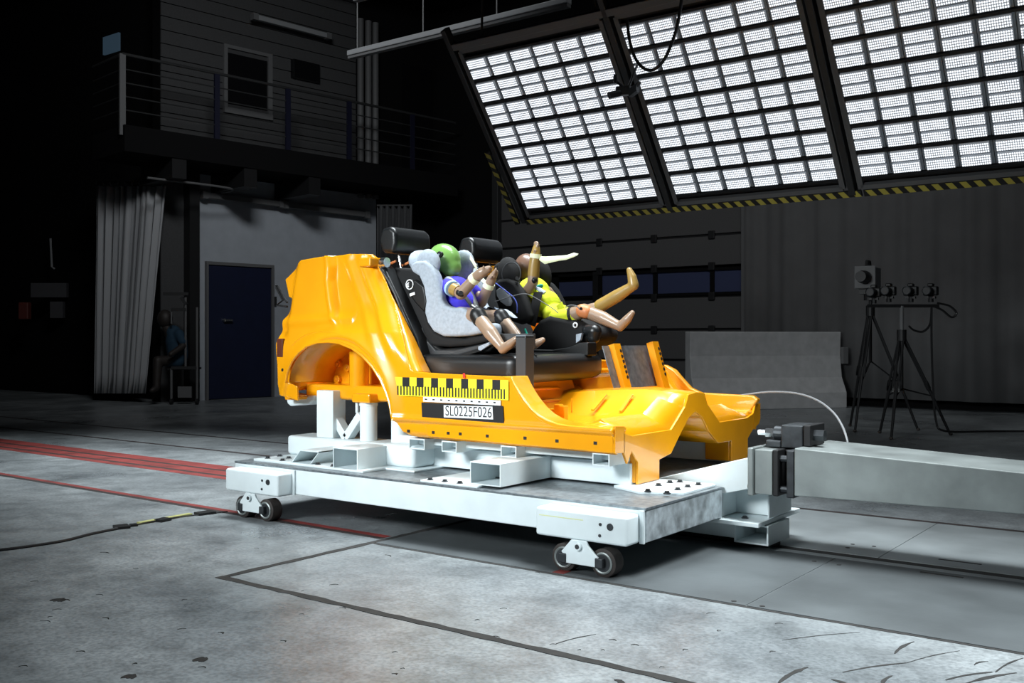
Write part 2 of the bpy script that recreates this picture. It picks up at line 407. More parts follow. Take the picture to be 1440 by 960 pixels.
cu = thing('backdrop_curtain', 'wide grey hanging backdrop curtain behind the camera tripods', 'curtain', ((x0+x1)/2, YB-.25, zc))
sheet('curtain_cloth', 'backdrop_grey', path, zc, 5.6, 3, parent=cu)
q = B(); q.cyl((x0, YB-.25, 5.62), (x1, YB-.25, 5.62), .03); q.build('curtain_rod', 'frame_dark', cu)
for i in range(0, N+1, 20):
    q = B(); q.cyl((path[i][0], path[i][1], 5.6), (path[i][0], YB+.14, 5.62), .015, 6); q.build('rod_bracket', 'frame_dark', cu)

# ================================================================== LEFT WALL
A0 = Vector((-12.19, 6.80, 0)); WD = Vector((.138, .990, 0)).normalized(); WN = Vector((WD.y, -WD.x, 0))  # WN points into the hall
def WL(u, v, off=0.):
    R = ray(u, v); t = ((A0+WN*off)-CAM).dot(WN)/R.dot(WN); return CAM+R*t
def wbox(q, u0, v0, u1, v1, off0, off1, zr=None):
    """box on the left wall between two pixels' wall positions"""
    p, r = WL(u0, v0), WL(u1, v1); z0, z1 = sorted((p.z, r.z)) if zr is None else zr
    s0, s1 = (p-A0).dot(WD), (r-A0).dot(WD)
    pts = [A0+WD*s0+WN*off0, A0+WD*s1+WN*off0, A0+WD*s1+WN*off1, A0+WD*s0+WN*off1]
    return q.hexa([(p.x, p.y, z0) for p in pts], [(p.x, p.y, z1) for p in pts])
def sU(u): return (WL(u, 300)-A0).dot(WD)
zfl = WL(300, 245).z      # balcony floor level
s_l, s_r = sU(226), sU(640)
e0, e1 = A0+WD*s_l, A0+WD*(s_r+1)
q = B(); q.hexa([e0-WN*.3, e1-WN*.3, e1-WN*.02, e0-WN*.02], [Vector((p.x, p.y, 8)) for p in (e0-WN*.3, e1-WN*.3, e1-WN*.02, e0-WN*.02)])
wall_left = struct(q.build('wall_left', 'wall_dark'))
zb = zfl+.25; k = 0
while zb < 7.7:      # boarded upper storey, board by board
    q = B(); c0, c1 = A0+WD*s_l, A0+WD*sU(500)
    q.hexa([c0-WN*.02, c1-WN*.02, c1+WN*.012, c0+WN*.012], [Vector((p.x, p.y, zb+.215)) for p in (c0-WN*.02, c1-WN*.02, c1+WN*.012, c0+WN*.012)])
    for v in q.bm.verts:
        if v.co.z < zb: v.co.z = zb
    q.build('wall_board', 'wall_board', wall_left); zb += .23
q = B(); wbox(q, 226, 300, 258, 300, -.02, .01, (0, zfl)); q.build('wall_board', 'wall_board', wall_left)
q = B(); wbox(q, 272, 300, 528, 300, -.02, .02, (0, zfl)); q.build('plaster_panel', 'wall_white', wall_left)
q = B(); wbox(q, 258, 300, 272, 300, 0, .22, (0, zfl)); struct(q.build('trim_3', 'black_metal'))
# dark side wall left of the corner
q = B(); c = A0+WD*s_l; q.box(-30, c.x-.03, c.y+.4, c.y+.7, 0, 8); struct(q.build('wall_side', 'wall_dark'))
# upper window
win = struct(bpy.data.objects.new('window_1', None)); COL.objects.link(win); win['_o'] = (0, 0, 0)
q = B(); wbox(q, 318, 74, 375, 156, .0, .03); q.build('window_pane', 'window_black', win)
for (a_, b_, c_, d_) in ((313, 66, 318, 160), (375, 80, 381, 162)):
    q = B(); wbox(q, a_, 110, c_, 110, 0, .06, (WL(345, 156).z, WL(345, 74).z)); q.build('window_frame', 'frame_grey', win)
q = B(); wbox(q, 313, 110, 381, 110, 0, .07, (WL(345, 156).z-.1, WL(345, 156).z)); q.build('window_sill', 'frame_grey', win)
q = B(); wbox(q, 313, 110, 381, 110, 0, .06, (WL(345, 74).z, WL(345, 74).z+.06)); q.build('window_frame', 'frame_grey', win)
q = B(); wbox(q, 408, 84, 445, 118, .01, .12); o = q.build('wall_vent', 'window_black', bevel=.01); tag(o, 'small black square vent box beside the upper window', 'vent')
# door in the white wall
dr = struct(bpy.data.objects.new('door_1', None)); COL.objects.link(dr); dr['_o'] = (0, 0, 0)
zt = WL(335, 375).z
q = B(); wbox(q, 290, 400, 379, 400, .02, .06, (0.01, zt)); q.build('door_leaf', 'door_blue', dr, bevel=.01)
for (a_, b_) in ((287, 290), (379, 382)):
    q = B(); wbox(q, a_, 400, b_, 400, .02, .09, (0, zt+.06)); q.build('door_frame', 'frame_grey', dr)
q = B(); wbox(q, 290, 400, 379, 400, .02, .09, (zt+.005, zt+.06)); q.build('door_frame', 'frame_grey', dr)
p = WL(316, 450, .1); q = B(); q.cyl(p-WN*.05, p+WN*.02, .03, 12); q.bar(p+WN*.02, p+WN*.02+WD*.14, .03, .03); q.build('door_handle', 'bright_steel', dr)
# small switch and dark wall hook between door and body
q = B(); wbox(q, 381.5, 417, 386, 429, .02, .08); tag(q.build('wall_switch', 'frame_dark', bevel=.005), 'small grey switch box right of the blue door', 'switch')
# ceiling
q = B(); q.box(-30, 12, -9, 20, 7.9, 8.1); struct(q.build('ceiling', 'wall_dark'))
for yy in (4.5, 8.5): q = B(); q.box(-28, 10, yy-.12, yy+.12, 7.5, 7.9); struct(q.build('trim_4', 'wall_dark'))
# balcony
bal = thing('balcony', 'dark balcony walkway with steel rail below boarded facade', 'balcony', tuple(A0+WN*.6+Vector((0, 0, zfl-.1))))
BO = 1.1
def wpt(s, off, z): p = A0+WD*s+WN*off; return Vector((p.x, p.y, z))
def bS(u): return (WL(u, 200, BO)-A0).dot(WD)
sa, sb = bS(172), bS(640)
zr0 = WL(405, 208, BO).z; zr1 = WL(405, 124, BO).z
q = B(); q.hexa([wpt(sa, .02, zr0-.45), wpt(sb, .02, zr0-.45), wpt(sb, BO+.08, zr0-.45), wpt(sa, BO+.08, zr0-.45)], [wpt(sa, .02, zr0-.05), wpt(sb, .02, zr0-.05), wpt(sb, BO+.08, zr0-.05), wpt(sa, BO+.08, zr0-.05)]); q.build('walkway_slab', 'wall_dark', bal)
for u in (172, 305, 405, 491, 580):
    s_ = bS(u); q = B(); q.obox(wpt(s_, BO, (zr0+zr1)/2-.1), WN*.02, WD*.045, (0, 0, (zr1-zr0)/2+.1)); q.build('rail_post', 'rail_blue' if u > 200 else 'frame_grey', bal)
q = B(); q.tube([wpt(sa-.0, .05, zr1), wpt(sa, BO, zr1), wpt(sb, BO, zr1)], .025, 8); q.build('handrail', 'frame_dark', bal)
for k in range(4):
    z = zr0+(zr1-zr0)*(k+.9)/5
    q = B(); q.tube([wpt(sa, .05, z), wpt(sa, BO, z), wpt(sb, BO, z)], .011, 6); q.build('rail_bar', 'frame_dark', bal)
for u in (250, 350, 440):
    s_ = bS(u); q = B(); q.obox(wpt(s_, BO*.55, zr0-.6), WN*BO*.5, WD*.12, (0, 0, .16)); q.build('support_beam', 'black_metal', bal)
q = B(); q.tube([wpt(-1.5, .9, zfl-.35), wpt(sU(258), .9, zfl-.35), wpt(sU(258)+.5, .75, zfl-.35), wpt(sU(300), .3, zfl-.35)], .02, 8, sub=4)
q.build('curtain_rail', 'frame_grey', bal)
# blue lit pane of the upper side door
q = B(); yw = (A0+WD*s_l).y+.38; a = P(146, 53, y=yw); c = P(168, 71, y=yw); r_ = Vector((CC, SS, 0))
mat('screen_glow', (.02, .03, .04), .4, emit=(.30, .52, .75), estr=.06)
q.box(a.x, c.x, yw-.02, yw+.03, c.z, a.z); wg = q.build('lit_window_pane', 'screen_glow'); tag(wg, 'small dim blue lit pane high on the dark left side', 'window')
# wall lamps and pipes
def wtube(name, u0, v0, u1, v1, off, r, m, label, cat):
    a, c = WL(u0, v0, off), WL(u1, v1, off); t = thing(name, label, cat, tuple((a+c)/2))
    q = B(); q.bar(a, c, r*2, r*2); q.build('housing', m, t, bevel=.01)
    for e in (a, c):
        q = B(); q.obox(e, (c-a).normalized()*.05, WN*r*1.3, (0, 0, r*1.3)); q.build('end_cap', 'frame_grey', t)
    q = B(); q.bar(a.lerp(c, .5), a.lerp(c, .5)-WN*(off-.02), .06, .06); q.build('bracket', 'frame_dark', t)
wtube('fluorescent_lamp', 358, 24, 461, 51, .25, .045, 'lamp_grey', 'unlit tube lamp high on the boarded facade', 'lamp')
wtube('fluorescent_lamp', 287, 274, 395, 287, .15, .05, 'frame_grey', 'unlit tube lamp on the white wall, above the blue door', 'lamp')
wtube('fluorescent_lamp', 400, 288, 515, 302, .15, .05, 'frame_grey', 'unlit tube lamp on the white wall, farther along toward the gate', 'lamp')
for k, u in enumerate((507, 518, 528)):
    q = B(); a = WL(u, 85, .12); q.cyl((a.x, a.y, zfl-.1), (a.x, a.y, 7.3), .065, 12)
    o = q.build('wall_pipe', 'frame_grey', smooth=True); tag(o, ('leftmost', 'middle', 'rightmost')[k]+' of three vertical grey pipes at the end of the facade', 'pipe', 'vertical pipes by the facade')
q = B(); wbox(q, 565, 95, 605, 95, 0, .05, (zfl, WL(585, 95).z)); struct(q.build('door_2', 'window_black'))
# left curtain
ctop = [P(135+100*i/60, 262, d=16.9-.6*i/60) for i in range(61)]; cbot = [P(132+74*i/60, 553, d=17.0-.6*i/60) for i in range(61)]
fwd = Vector((-SS, CC, 0))
def cfn(i, t):
    p = cbot[i].lerp(ctop[i], t); a = .055*math.sin(i*1.05+math.sin(i*.31)*1.3)+.015*math.sin(i*2.7); p = p+fwd*a*(.6+.4*t)+Vector((CC, SS, 0))*.015*math.sin(i*.9+t*2)
    return Vector((p.x, p.y, max(p.z, .03)))
lc = thing('gathered_curtain', 'grey gathered curtain hanging left of the blue door', 'curtain', tuple(P(170, 553, z=0)))
sheet('curtain_cloth', 'curtain_grey', ctop, 0, 0, 10, .004, lc, cfn)
q = B(); q.tube([ctop[0]+Vector((0, 0, .06)), ctop[30]+Vector((0, 0, .06)), ctop[60]+Vector((0, 0, .06))], .02, 6); q.build('curtain_rod', 'frame_dark', lc)
for i in range(1, 61, 6):
    q = B(); q.ring(ctop[i]+Vector((0, 0, .05)), (CC, SS, 0), .04, .008, 10, 5); q.build('curtain_hook', 'frame_grey', lc)
# middle curtain strip
path = []
for i in range(31):
    p = P(530+50*i/30, 300, d=17.2); p = p+fwd*.07*math.sin(i*1.25); path.append((p.x, p.y))
mc = thing('hanging_curtain', 'narrow dark curtain hanging behind the rear headrests', 'curtain', (path[15][0], path[15][1], 0))
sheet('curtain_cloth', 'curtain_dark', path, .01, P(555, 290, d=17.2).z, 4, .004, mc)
q = B(); z = P(555, 289, d=17.2).z; q.cyl((path[0][0], path[0][1], z), (path[-1][0], path[-1][1], z), .02); q.build('curtain_rod', 'frame_dark', mc)
# dark things on the far left side wall
def rbox(q, u0, v0, u1, v1, d, th):
    a, c = P(u0, v0, d=d), P(u1, v1, d=d); m_ = (a+c)/2; h_ = abs(a.z-c.z)/2; wd_ = (Vector((a.x, a.y, 0))-Vector((c.x, c.y, 0))).length/2
    q.obox(m_, Vector((CC, SS, 0))*wd_, fwd*th/2, (0, 0, h_)); return q
mat('dim_red', (.10, .02, .015), .6); mat('dim_grey', (.05, .05, .055), .7)
t = thing('tool_board', 'dim grey board with fittings on the far left wall', 'board', tuple(P(70, 450, d=19)))
q = B(); rbox(q, 45, 398, 95, 418, 19, .1); q.build('panel', 'dim_grey', t); q = B(); rbox(q, 72, 424, 90, 447, 19, .1); q.build('lower_box', 'dim_grey', t)
q = B(); rbox(q, 28, 425, 42, 449, 19, .15); tag(q.build('wall_box', 'dim_red', bevel=.02), 'small dim red box on the far left wall', 'box')
q = B(); q.tube([P(71, 335, d=19), P(73, 375, d=19), P(77, 378, d=19)], .02, 6); tag(q.build('wall_bracket', 'lamp_grey'), 'thin pale bent bracket on the far left wall', 'bracket')
# long ceiling lamps
def ceil_lamp(u0, v0, u1, v1, y, label):
    a, c = P(u0, v0, y=y), P(u1, v1, y=y); c.z = a.z
    t = thing('strip_lamp', label, 'lamp', tuple((a+c)/2))
    q = B(); q.bar(a, c, .12, .07); q.build('housing', 'lamp_grey', t, bevel=.01)
    q = B(); q.bar(a-Vector((0, 0, .05)), c-Vector((0, 0, .05)), .08, .04); q.build('diffuser', 'frame_grey', t)
    n = 3
    for k in range(n):
        p = a.lerp(c, (k+.12)/n); q = B(); q.cyl(p, (p.x, p.y, 7.9), .008, 6); q.build('suspension_wire', 'frame_grey', t)
ceil_lamp(492, 76, 800, 1, 5.6, 'long unlit strip lamp hanging left of the light banks')
ceil_lamp(500, -6, 540, 4, 4.0, 'strip lamp whose end shows at the top edge')

# ================================================================== LIGHT BANKS
BA = P(745, 304, y=5.0); BT = P(648, 72, x=BA.x)
VD = Vector((0, BT.y-BA.y, BT.z-BA.z)); BLEN = VD.length; VD.normalize(); ND = Vector((0, VD.z, -VD.y))
if ND.y > 0: ND = -ND          # faces the track and the camera
BW, PITCH = 1.64, 1.80
MW, MH = BW/6, (BLEN-.16)/7
def uvmesh(name, quads, m):
    me = bpy.data.meshes.new(name); vs, fs, uv = [], [], []
    for pts, uvs in quads:
        fs.append(tuple(range(len(vs), len(vs)+len(pts)))); vs += [tuple(p) for p in pts]; uv += uvs
    me.from_pydata(vs, [], fs); l = me.uv_layers.new(name='UVMap')
    for i, c in enumerate(uv): l.data[i].uv = c
    me.materials.append(MATS[m]); return me
mat('led_tray', (.25, .28, .31), .4, .3)
def lens_mesh():
    hw, hh, ht = MW*.405, MH*.172, .03; X = Vector((1, 0, 0)); q = []
    c = [(-hw, -hh), (hw, -hh), (hw, hh), (-hw, hh)]
    top = [X*a+VD*b_+ND*ht for a, b_ in c]; lo = [X*a+VD*b_ for a, b_ in c]
    q.append((top, [(0, 0), (1, 0), (1, 1), (0, 1)]))
    for i in range(4): q.append(([lo[i], lo[(i+1) % 4], top[(i+1) % 4], top[i]], [(0, 0)]*4))
    me = uvmesh('lens_strip', q, 'led_lens'); return me
LENS = lens_mesh()
q = B(); q.obox((0, 0, 0), (MW*.49, 0, 0), VD*MH*.43, ND*.012); TRAY_O = q.build('led_module', 'led_tray'); TRAY = TRAY_O.data
TRAY_O_loc = TRAY_O.location.copy()
for v in TRAY.vertices: v.co += TRAY_O_loc
bpy.data.objects.remove(TRAY_O)
def bank(k, label):
    o = BA+Vector((PITCH*k, 0, 0))
    t = thing('light_bank', label, 'light bank', tuple(o), 'tilted light banks above the track')
    X = Vector((1, 0, 0))
    def fb(a, c, wd, name='frame_bar', m='frame_dark', th=.05):
        q = B(); q.bar(a, c, wd, th, up=ND); return q.build(name, m, t)
    bl, br, tl, tr = o, o+X*BW, o+VD*BLEN, o+X*BW+VD*BLEN
    for a, c in ((bl, br), (br, tr), (tr, tl), (tl, bl)): fb(a, c, .045, m='frame_grey')
    for r in range(8): 
        y = .08+MH*r; fb(o+VD*y-ND*.0, o+X*BW+VD*y, .022, 'cross_bar', 'black_metal', .045)
    q = B(); q.obox(o+X*BW/2+VD*BLEN/2-ND*.05, X*BW/2, VD*BLEN/2, ND*.012); q.build('back_panel', 'black_metal', t)
    for r in range(7):
        for c in range(6):
            md = bpy.data.objects.new('led_module', TRAY); COL.objects.link(md); md.parent = t
            md.location = X*(MW*(c+.5))+VD*(.08+MH*(r+.5))-ND*.02; md['_o'] = (0, 0, 0)
            for s_ in (-.215, .215):
                ls = bpy.data.objects.new('lens_strip', LENS); COL.objects.link(ls); ls.parent = md; ls.location = VD*MH*s_+ND*.012
    return t
bank(0, 'lit tilted light bank, leftmost of the three'); bank(1, 'lit tilted light bank in the middle of the three'); bank(2, 'lit tilted light bank at right, cut by the frame edge')
X = Vector((1, 0, 0))
for k in range(4):      # beams between and beside the banks
    o = BA+X*(PITCH*k-.08); q = B(); q.bar(o-VD*.06, o+VD*(BLEN+.25), .06, .10, up=ND)
    tag(q.build('bank_beam', 'frame_dark', bevel=.008), ('dark beam along the left edge of the leftmost light bank', 'dark beam between the left and middle light banks', 'dark beam between the middle and right light banks', 'dark beam beyond the right light bank')[k], 'beam', 'beams carrying the light banks')
o = BA+VD*(BLEN+.06); q = B(); q.bar(o-X*.05+ND*.02, o+X*5.6+ND*.02, .07, .06, up=ND); tag(q.build('bank_truss', 'frame_grey', bevel=.008), 'long grey truss bar along the top of the light banks', 'beam')
for k in range(4):
    p = BA+VD*(BLEN+.06)+X*(.3+1.3*k); q = B(); q.cyl(p, (p.x, p.y, 7.9), .012, 6); tag(q.build('suspension_cable', 'frame_dark'), ('leftmost', 'second from left', 'third from left', 'rightmost')[k]+' thin cable holding the light banks from the ceiling', 'cable', 'cables above the light banks')
def hazard(a, c, up, name, label, rep):
    d = c-a; ax = d.normalized(); w_ = up.normalized()*.03; th = ax.cross(w_).normalized()*.012; n = rep; q = []
    sk = .35
    f = [a-w_-th, c-w_-th, c+w_-th, a+w_-th]; g = [p+th*2 for p in f]
    q.append((f, [(0, 0), (n, 0), (n+sk, 1), (sk, 1)])); q.append((g[::-1], [(sk, 1), (n+sk, 1), (n, 0), (0, 0)]))
    for i in range(4): q.append(([f[i], g[i], g[(i+1) % 4], f[(i+1) % 4]], [(0, 0), (0, 0), (n if i == 0 else 0, 0), (n if i in (0,) else 0, 0)]))
    org = (a+c)/2
    me = uvmesh(name, [([p-org for p in pts], uv) for pts, uv in q], 'hazard_stripe')
    ob = bpy.data.objects.new(name, me); COL.objects.link(ob); ob.location = org; tag(ob, label, 'hazard bar', 'hazard bars on the light banks'); return ob
hz = BA-VD*.05+ND*.03
hazard(hz-X*.05, hz+X*3.6, VD, 'hazard_bar', 'yellow and black hazard bar under the left and middle light banks', 33)
hazard(hz+X*3.62-VD*.0, hz+X*5.6, VD, 'hazard_bar', 'yellow and black hazard bar under the right light bank', 18)
hazard(BA-X*.15-VD*.05+ND*.06, BA-X*.15+VD*.85+ND*.06, X, 'hazard_bar', 'yellow and black hazard bar up the left side of the light banks', 8)
# camera and cable hanging in front of the banks
cp = P(878, 128, y=3.95)
t = thing('hanging_camera', 'black clamp-mounted camera hanging in front of the light banks', 'camera', tuple(cp))
q = B(); q.obox(cp, (.06, .02, 0), (0, .04, 0), (0, 0, .04)); q.build('camera_body', 'black_metal', t, bevel=.01)
q = B(); q.cyl(cp+Vector((-.03, -.03, -.02)), cp+Vector((-.09, -.12, -.05)), .032); q.build('lens', 'black_plastic', t)
q = B(); q.obox(cp+Vector((.1, 0, -.01)), (.04, 0, .02), (0, .03, 0), (0, 0, .035)); q.cyl(cp+Vector((.1, 0, 0)), cp+Vector((.16, 0, .06)), .02); q.build('clamp', 'dark_steel', t)
q = B(); q.cyl(cp+Vector((-.09, 0, .08)), cp+Vector((-.09, 0, .16)), .022); q.cyl(cp+Vector((-.09, 0, .1)), cp+Vector((0, 0, .03)), .012); q.build('knob', 'black_metal', t)
q = B(); q.tube([cp+Vector((.05, 0, .04)), cp+Vector((.08, .1, .25)), cp+Vector((.02, .4, .5))], .012, 6, sub=4); q.build('mount_arm', 'black_metal', t)
q = B(); q.tube([P(u, v, y=3.45) for u, v in ((882, 28), (886, 60), (897, 88), (915, 99), (934, 84), (950, 45), (957, 10), (962, -30))], .014, 8, sub=5)
tag(q.build('hanging_cable', 'black_metal', smooth=True), 'black cable looping down in front of the middle light bank', 'cable')
#PART3
# ================================================================== SLED
ZD = .312; XF, XR = .196, -2.66; YF = 2.03
sled = thing('test_sled', 'white steel crash test sled on wheels under the orange car body', 'sled', (-1.2, 1.0, 0))
def part(name, m, par, *boxes, bevel=.006, smooth=True):
    q = B()
    for bx in boxes: q.box(*bx)
    return q.build(name, m, par, bevel=bevel, smooth=smooth)
def bolt(x, y, z, par, r=.012, hgt=.012):
    q = B(); q.cyl((x, y, z-.002), (x, y, z+.003), r*1.5, 12); q.cyl((x, y, z), (x, y, z+hgt), r, 6); return q.build('bolt', 'dark_steel', par)
part('side_beam', 'white_paint', sled, (XR, XF-.012, 0, .10, .156, .300))
part('side_beam', 'white_paint', sled, (XR, -.02, YF-.10, YF, .156, .300))
part('end_beam', 'steel_scraped', sled, (XF-.012, XF, 0.004, .79, .156, .300))
part('end_beam', 'white_paint', sled, (XR, XR+.1, .1, YF-.1, .156, .300))
for x in (-2.0, -1.2, -.4): part('cross_member', 'white_paint', sled, (x-.06, x+.06, .1, YF-.1, .18, .300))
part('inner_beam', 'white_paint', sled, (-.3, XF-.014, .72, .788, .16, .300))
part('deck_plate', 'steel_deck', sled, (XR, XF+.002, -.004, .79, .300, ZD), bevel=.002)
part('deck_plate', 'steel_deck', sled, (XR, -.05, .80, YF, .300, ZD), bevel=.002)
part('weld_plate', 'white_paint', sled, (.168, .192, -.012, .0, .152, .300), bevel=.002)
part('weld_plate', 'white_paint', sled, (-2.13, -2.105, -.012, .0, .152, .297), bevel=.002)
# axle boxes and bogies
def wheelset(x0, x1, near, ya, yb):
    ym, yo = (ya, yb)
    bx = part('axle_box', 'white_paint', sled, (x0, x1, min(ya, yb), max(ya, yb), .152, .284), bevel=.014)
    sgn = -1 if near else 1
    if near:
        for (dx, z, r) in ((.085, .232, .016), (.135, .238, .007), (.138, .188, .007)):
            q = B(); q.cyl((x1-dx, ya-.004, z), (x1-dx, ya+.01, z), r, 14); q.build('axle_bolt', 'dark_steel', bx)
    xc = (x0+x1)/2+.008; yo = ya+.015 if near else yb-.015
    yi = yo+.075*(-sgn)
    for dx in (-.105, .105):
        wq = B(); wq.tube([(xc+dx, yo, .064), (xc+dx, yo+.004*-sgn, .064), (xc+dx, yi-.004*-sgn, .064), (xc+dx, yi, .064)], [.058, .064, .064, .058], 28)
        wh = wq.build('wheel', 'rubber', sled, smooth=True)
        q = B(); q.ring((xc+dx, yo-.001*-sgn, .064), (0, 1, 0), .044, .006, 26, 6); q.build('rim', 'bright_steel' if False else 'ram_steel', wh)
        q = B(); q.cyl((xc+dx, yo+.002, .064), (xc+dx, yo-.004*-sgn, .064), .040, 22); q.build('hub', 'dark_steel', wh)
        q = B(); q.box(xc+dx*.93-.02, xc+dx*.93+.02, min(yo, yo+.028*sgn), max(yo, yo+.028*sgn), .045, .088); q.build('axle_clamp', 'dark_steel', wh, bevel=.004)
    q = B(); yp = yo+.02*sgn; z = .064
    q.prism([(xc-.085, yp, .045), (xc+.085, yp, .045), (xc+.105, yp, .075), (xc+.04, yp, .135), (xc+.03, yp, .155), (xc-.05, yp, .155), (xc-.105, yp, .095), (xc-.085, yp, .07)], (0, .012*-sgn, 0))
    q.build('bogie_plate', 'white_paint', sled, bevel=.003)
    q = B(); q.cyl((xc-.01, yp+.001*sgn, .128), (xc-.01, yp+.014*sgn, .128), .017, 18); pv = q.build('pivot_pin', 'white_paint', sled); q = B(); q.cyl((xc-.01, yp+.012*sgn, .128), (xc-.01, yp+.016*sgn, .128), .011, 12); q.build('pin_core', 'dark_steel', pv)
wheelset(-2.601, -2.124, True, -.118, .0)
wheelset(-.322, .166, True, -.115, .0)
wheelset(-2.601, -2.124, False, YF, YF+.11)
wheelset(-.40, .02, False, YF, YF+.11)
part('yellow_smear', mat('yellow_smear', (.72, .76, .40), .6), sled, (-.30, -.06, -.1165, -.1155, .245, .249), bevel=0)
# rear support frame: base tube, open box arms, posts, braces
def open_tube_y(name, x0, x1, y0, y1, z0, z1, th=.006, par=None):
    """rectangular tube along Y, open at the near end"""
    q = B()
    for bx in ((x0, x1, y0, y1, z0, z0+th), (x0, x1, y0, y1, z1-th, z1), (x0, x0+th, y0, y1, z0+th, z1-th), (x1-th, x1, y0, y1, z0+th, z1-th), (x0+th, x1-th, y1-.02, y1, z0+th, z1-th)): q.box(*bx)
    return q.build(name, 'white_paint', par or sled)
part('pad_plate', 'white_paint', sled, (-2.56, -1.62, .06, .60, ZD, ZD+.014), bevel=.003)
part('base_tube', 'white_paint', sled, (-2.58, -1.72, .34, .56, ZD+.014, ZD+.135), bevel=.02)
open_tube_y('open_arm', -1.87, -1.672, .07, .42, ZD+.005, ZD+.128)
q = B()      # slanted gusset arm further back
for s_ in (0,):
    q.prism([(-2.24, .10, ZD+.014), (-2.09, .10, ZD+.014), (-2.04, .10, ZD+.09), (-2.17, .10, ZD+.09)], (0, .006, 0))
q.bm.free(); q = B()
x0, x1 = -2.24, -2.08
th = .006
for (a_, c_) in (((x0, ZD+.014), (x0+.07, ZD+.085)), ((x0+.07, ZD+.085), (x1+.07, ZD+.085)), ((x1+.07, ZD+.085), (x1, ZD+.014))):
    q.bar((a_[0], .09, a_[1]), (c_[0], .09, c_[1]), .001, th) if False else q.prism([(a_[0], .09, a_[1]), (c_[0], .09, c_[1]), (c_[0], .36, c_[1]), (a_[0], .36, a_[1])], (0, 0, th))
q.build('slanted_arm', 'white_paint', sled)
for (x, y) in ((-2.50, .12), (-2.40, .2), (-2.34, .1), (-2.03, .10), (-1.95, .20), (-1.90, .10), (-1.90, .16), (-1.90, .22), (-2.53, .24)): bolt(x, y, ZD+.014, sled)
zp0, zp1 = ZD+.135, .74
xa = P(456, 600, y=.36).x
part('post', 'white_paint', sled, (P(445, 600, y=.36).x, P(468, 600, y=.36).x, .36, .47, zp0, zp1), bevel=.006)
xc = P(515, 600, y=.40).x
q = B(); q.cyl((xc, .42, zp0), (xc, .42, .66), .052, 24); q.build('round_post', 'white_paint', sled, smooth=True)
q = B(); q.cyl((xc, .42, .655), (xc, .42, .675), .056, 24); q.build('post_collar', 'white_paint', sled, smooth=True)
xm = P(486, 620, y=.4).x
q = B(); q.bar((P(469, 588, y=.42).x, .42, .60), (xm, .42, zp0+.005), .06, .05); q.build('brace', 'white_paint', sled, bevel=.004)
q = B(); q.bar((xc-.05, .42, .60), (xm, .42, zp0+.005), .06, .05); q.build('brace', 'white_paint', sled, bevel=.004)
q = B(); q.cyl((xm+.0, .5, .735), (xm, .5, .60), .012, 10); q.build('hanging_pin', 'white_paint', sled)
part('post', 'white_paint', sled, (-2.25, -2.15, 1.5, 1.6, ZD, .72)); part('post', 'white_paint', sled, (-1.75, -1.65, 1.5, 1.6, ZD, .68))
part('base_tube', 'white_paint', sled, (-2.58, -1.72, 1.44, 1.66, ZD, ZD+.1), bevel=.02)
# white bumper bracket hanging under the tail
q = B(); q.prism([P(u, v, y=.40) for u, v in ((402, 556), (442, 556), (440, 563), (434, 569), (408, 571), (403, 567))], (0, .12, 0)); q.build('tail_bracket', 'white_paint', sled, bevel=.012)
# long beams under the sills with short open cross tubes
for (y0, y1) in ((.48, .62), (1.66, 1.80)):
    part('long_beam', 'white_paint', sled, (-1.62, -.16, y0, y1, ZD+.01, .435), bevel=.006)
    part('top_rail', 'white_paint', sled, (-1.66, -.20, y0-.1, y1, .455, .498), bevel=.004)
part('column_block', 'white_paint', sled, (-1.72, -1.46, .30, .62, ZD+.01, .455), bevel=.03)
part('base_flange', 'white_paint', sled, (-1.80, -1.40, .24, .62, ZD, ZD+.012), bevel=.004)
q = B(); q.cyl((P(562, 600, y=.42).x, .42, .44), (P(562, 600, y=.42).x, .42, .60), .05, 20); q.build('round_post', 'white_paint', sled, smooth=True)
for (u0, u1, v0, v1) in ((575, 597, 628, 640), (621, 642, 628, 641), (704, 726, 634, 650), (833, 857, 643, 658)):
    a, c = P(u0, v0, y=.30), P(u1, v1, y=.30); open_tube_y('cross_tube', a.x, c.x, .30, .50, .436, .496, .006)
a, c = P(661, 652, y=.04), P(704, 681, y=.04)
open_tube_y('open_arm', a.x, c.x, .04, .50, ZD+.012, .438)
part('pad_plate', 'white_paint', sled, (-1.14, -.76, .00, .46, ZD, ZD+.012), bevel=.003)
for x in (-1.09, -.99, -.89): bolt(x, .022, ZD+.012, sled)
for x in (-.82,): bolt(x, .25, ZD+.012, sled); bolt(x, .35, ZD+.012, sled)
# front pad with bolts
q = B(); q.prism([(-.22, .42, ZD), (-.02, .32, ZD), (.17, .42, ZD), (.17, .77, ZD), (-.22, .77, ZD)], (0, 0, .014)); q.build('pad_plate', 'white_paint', sled, bevel=.003)
for (u, v) in ((911, 690), (926, 682), (942, 678), (956, 677), (938, 693), (953, 688), (967, 684), (982, 681)):
    p = P(u, v, z=ZD+.016); bolt(p.x, p.y, ZD+.014, sled)
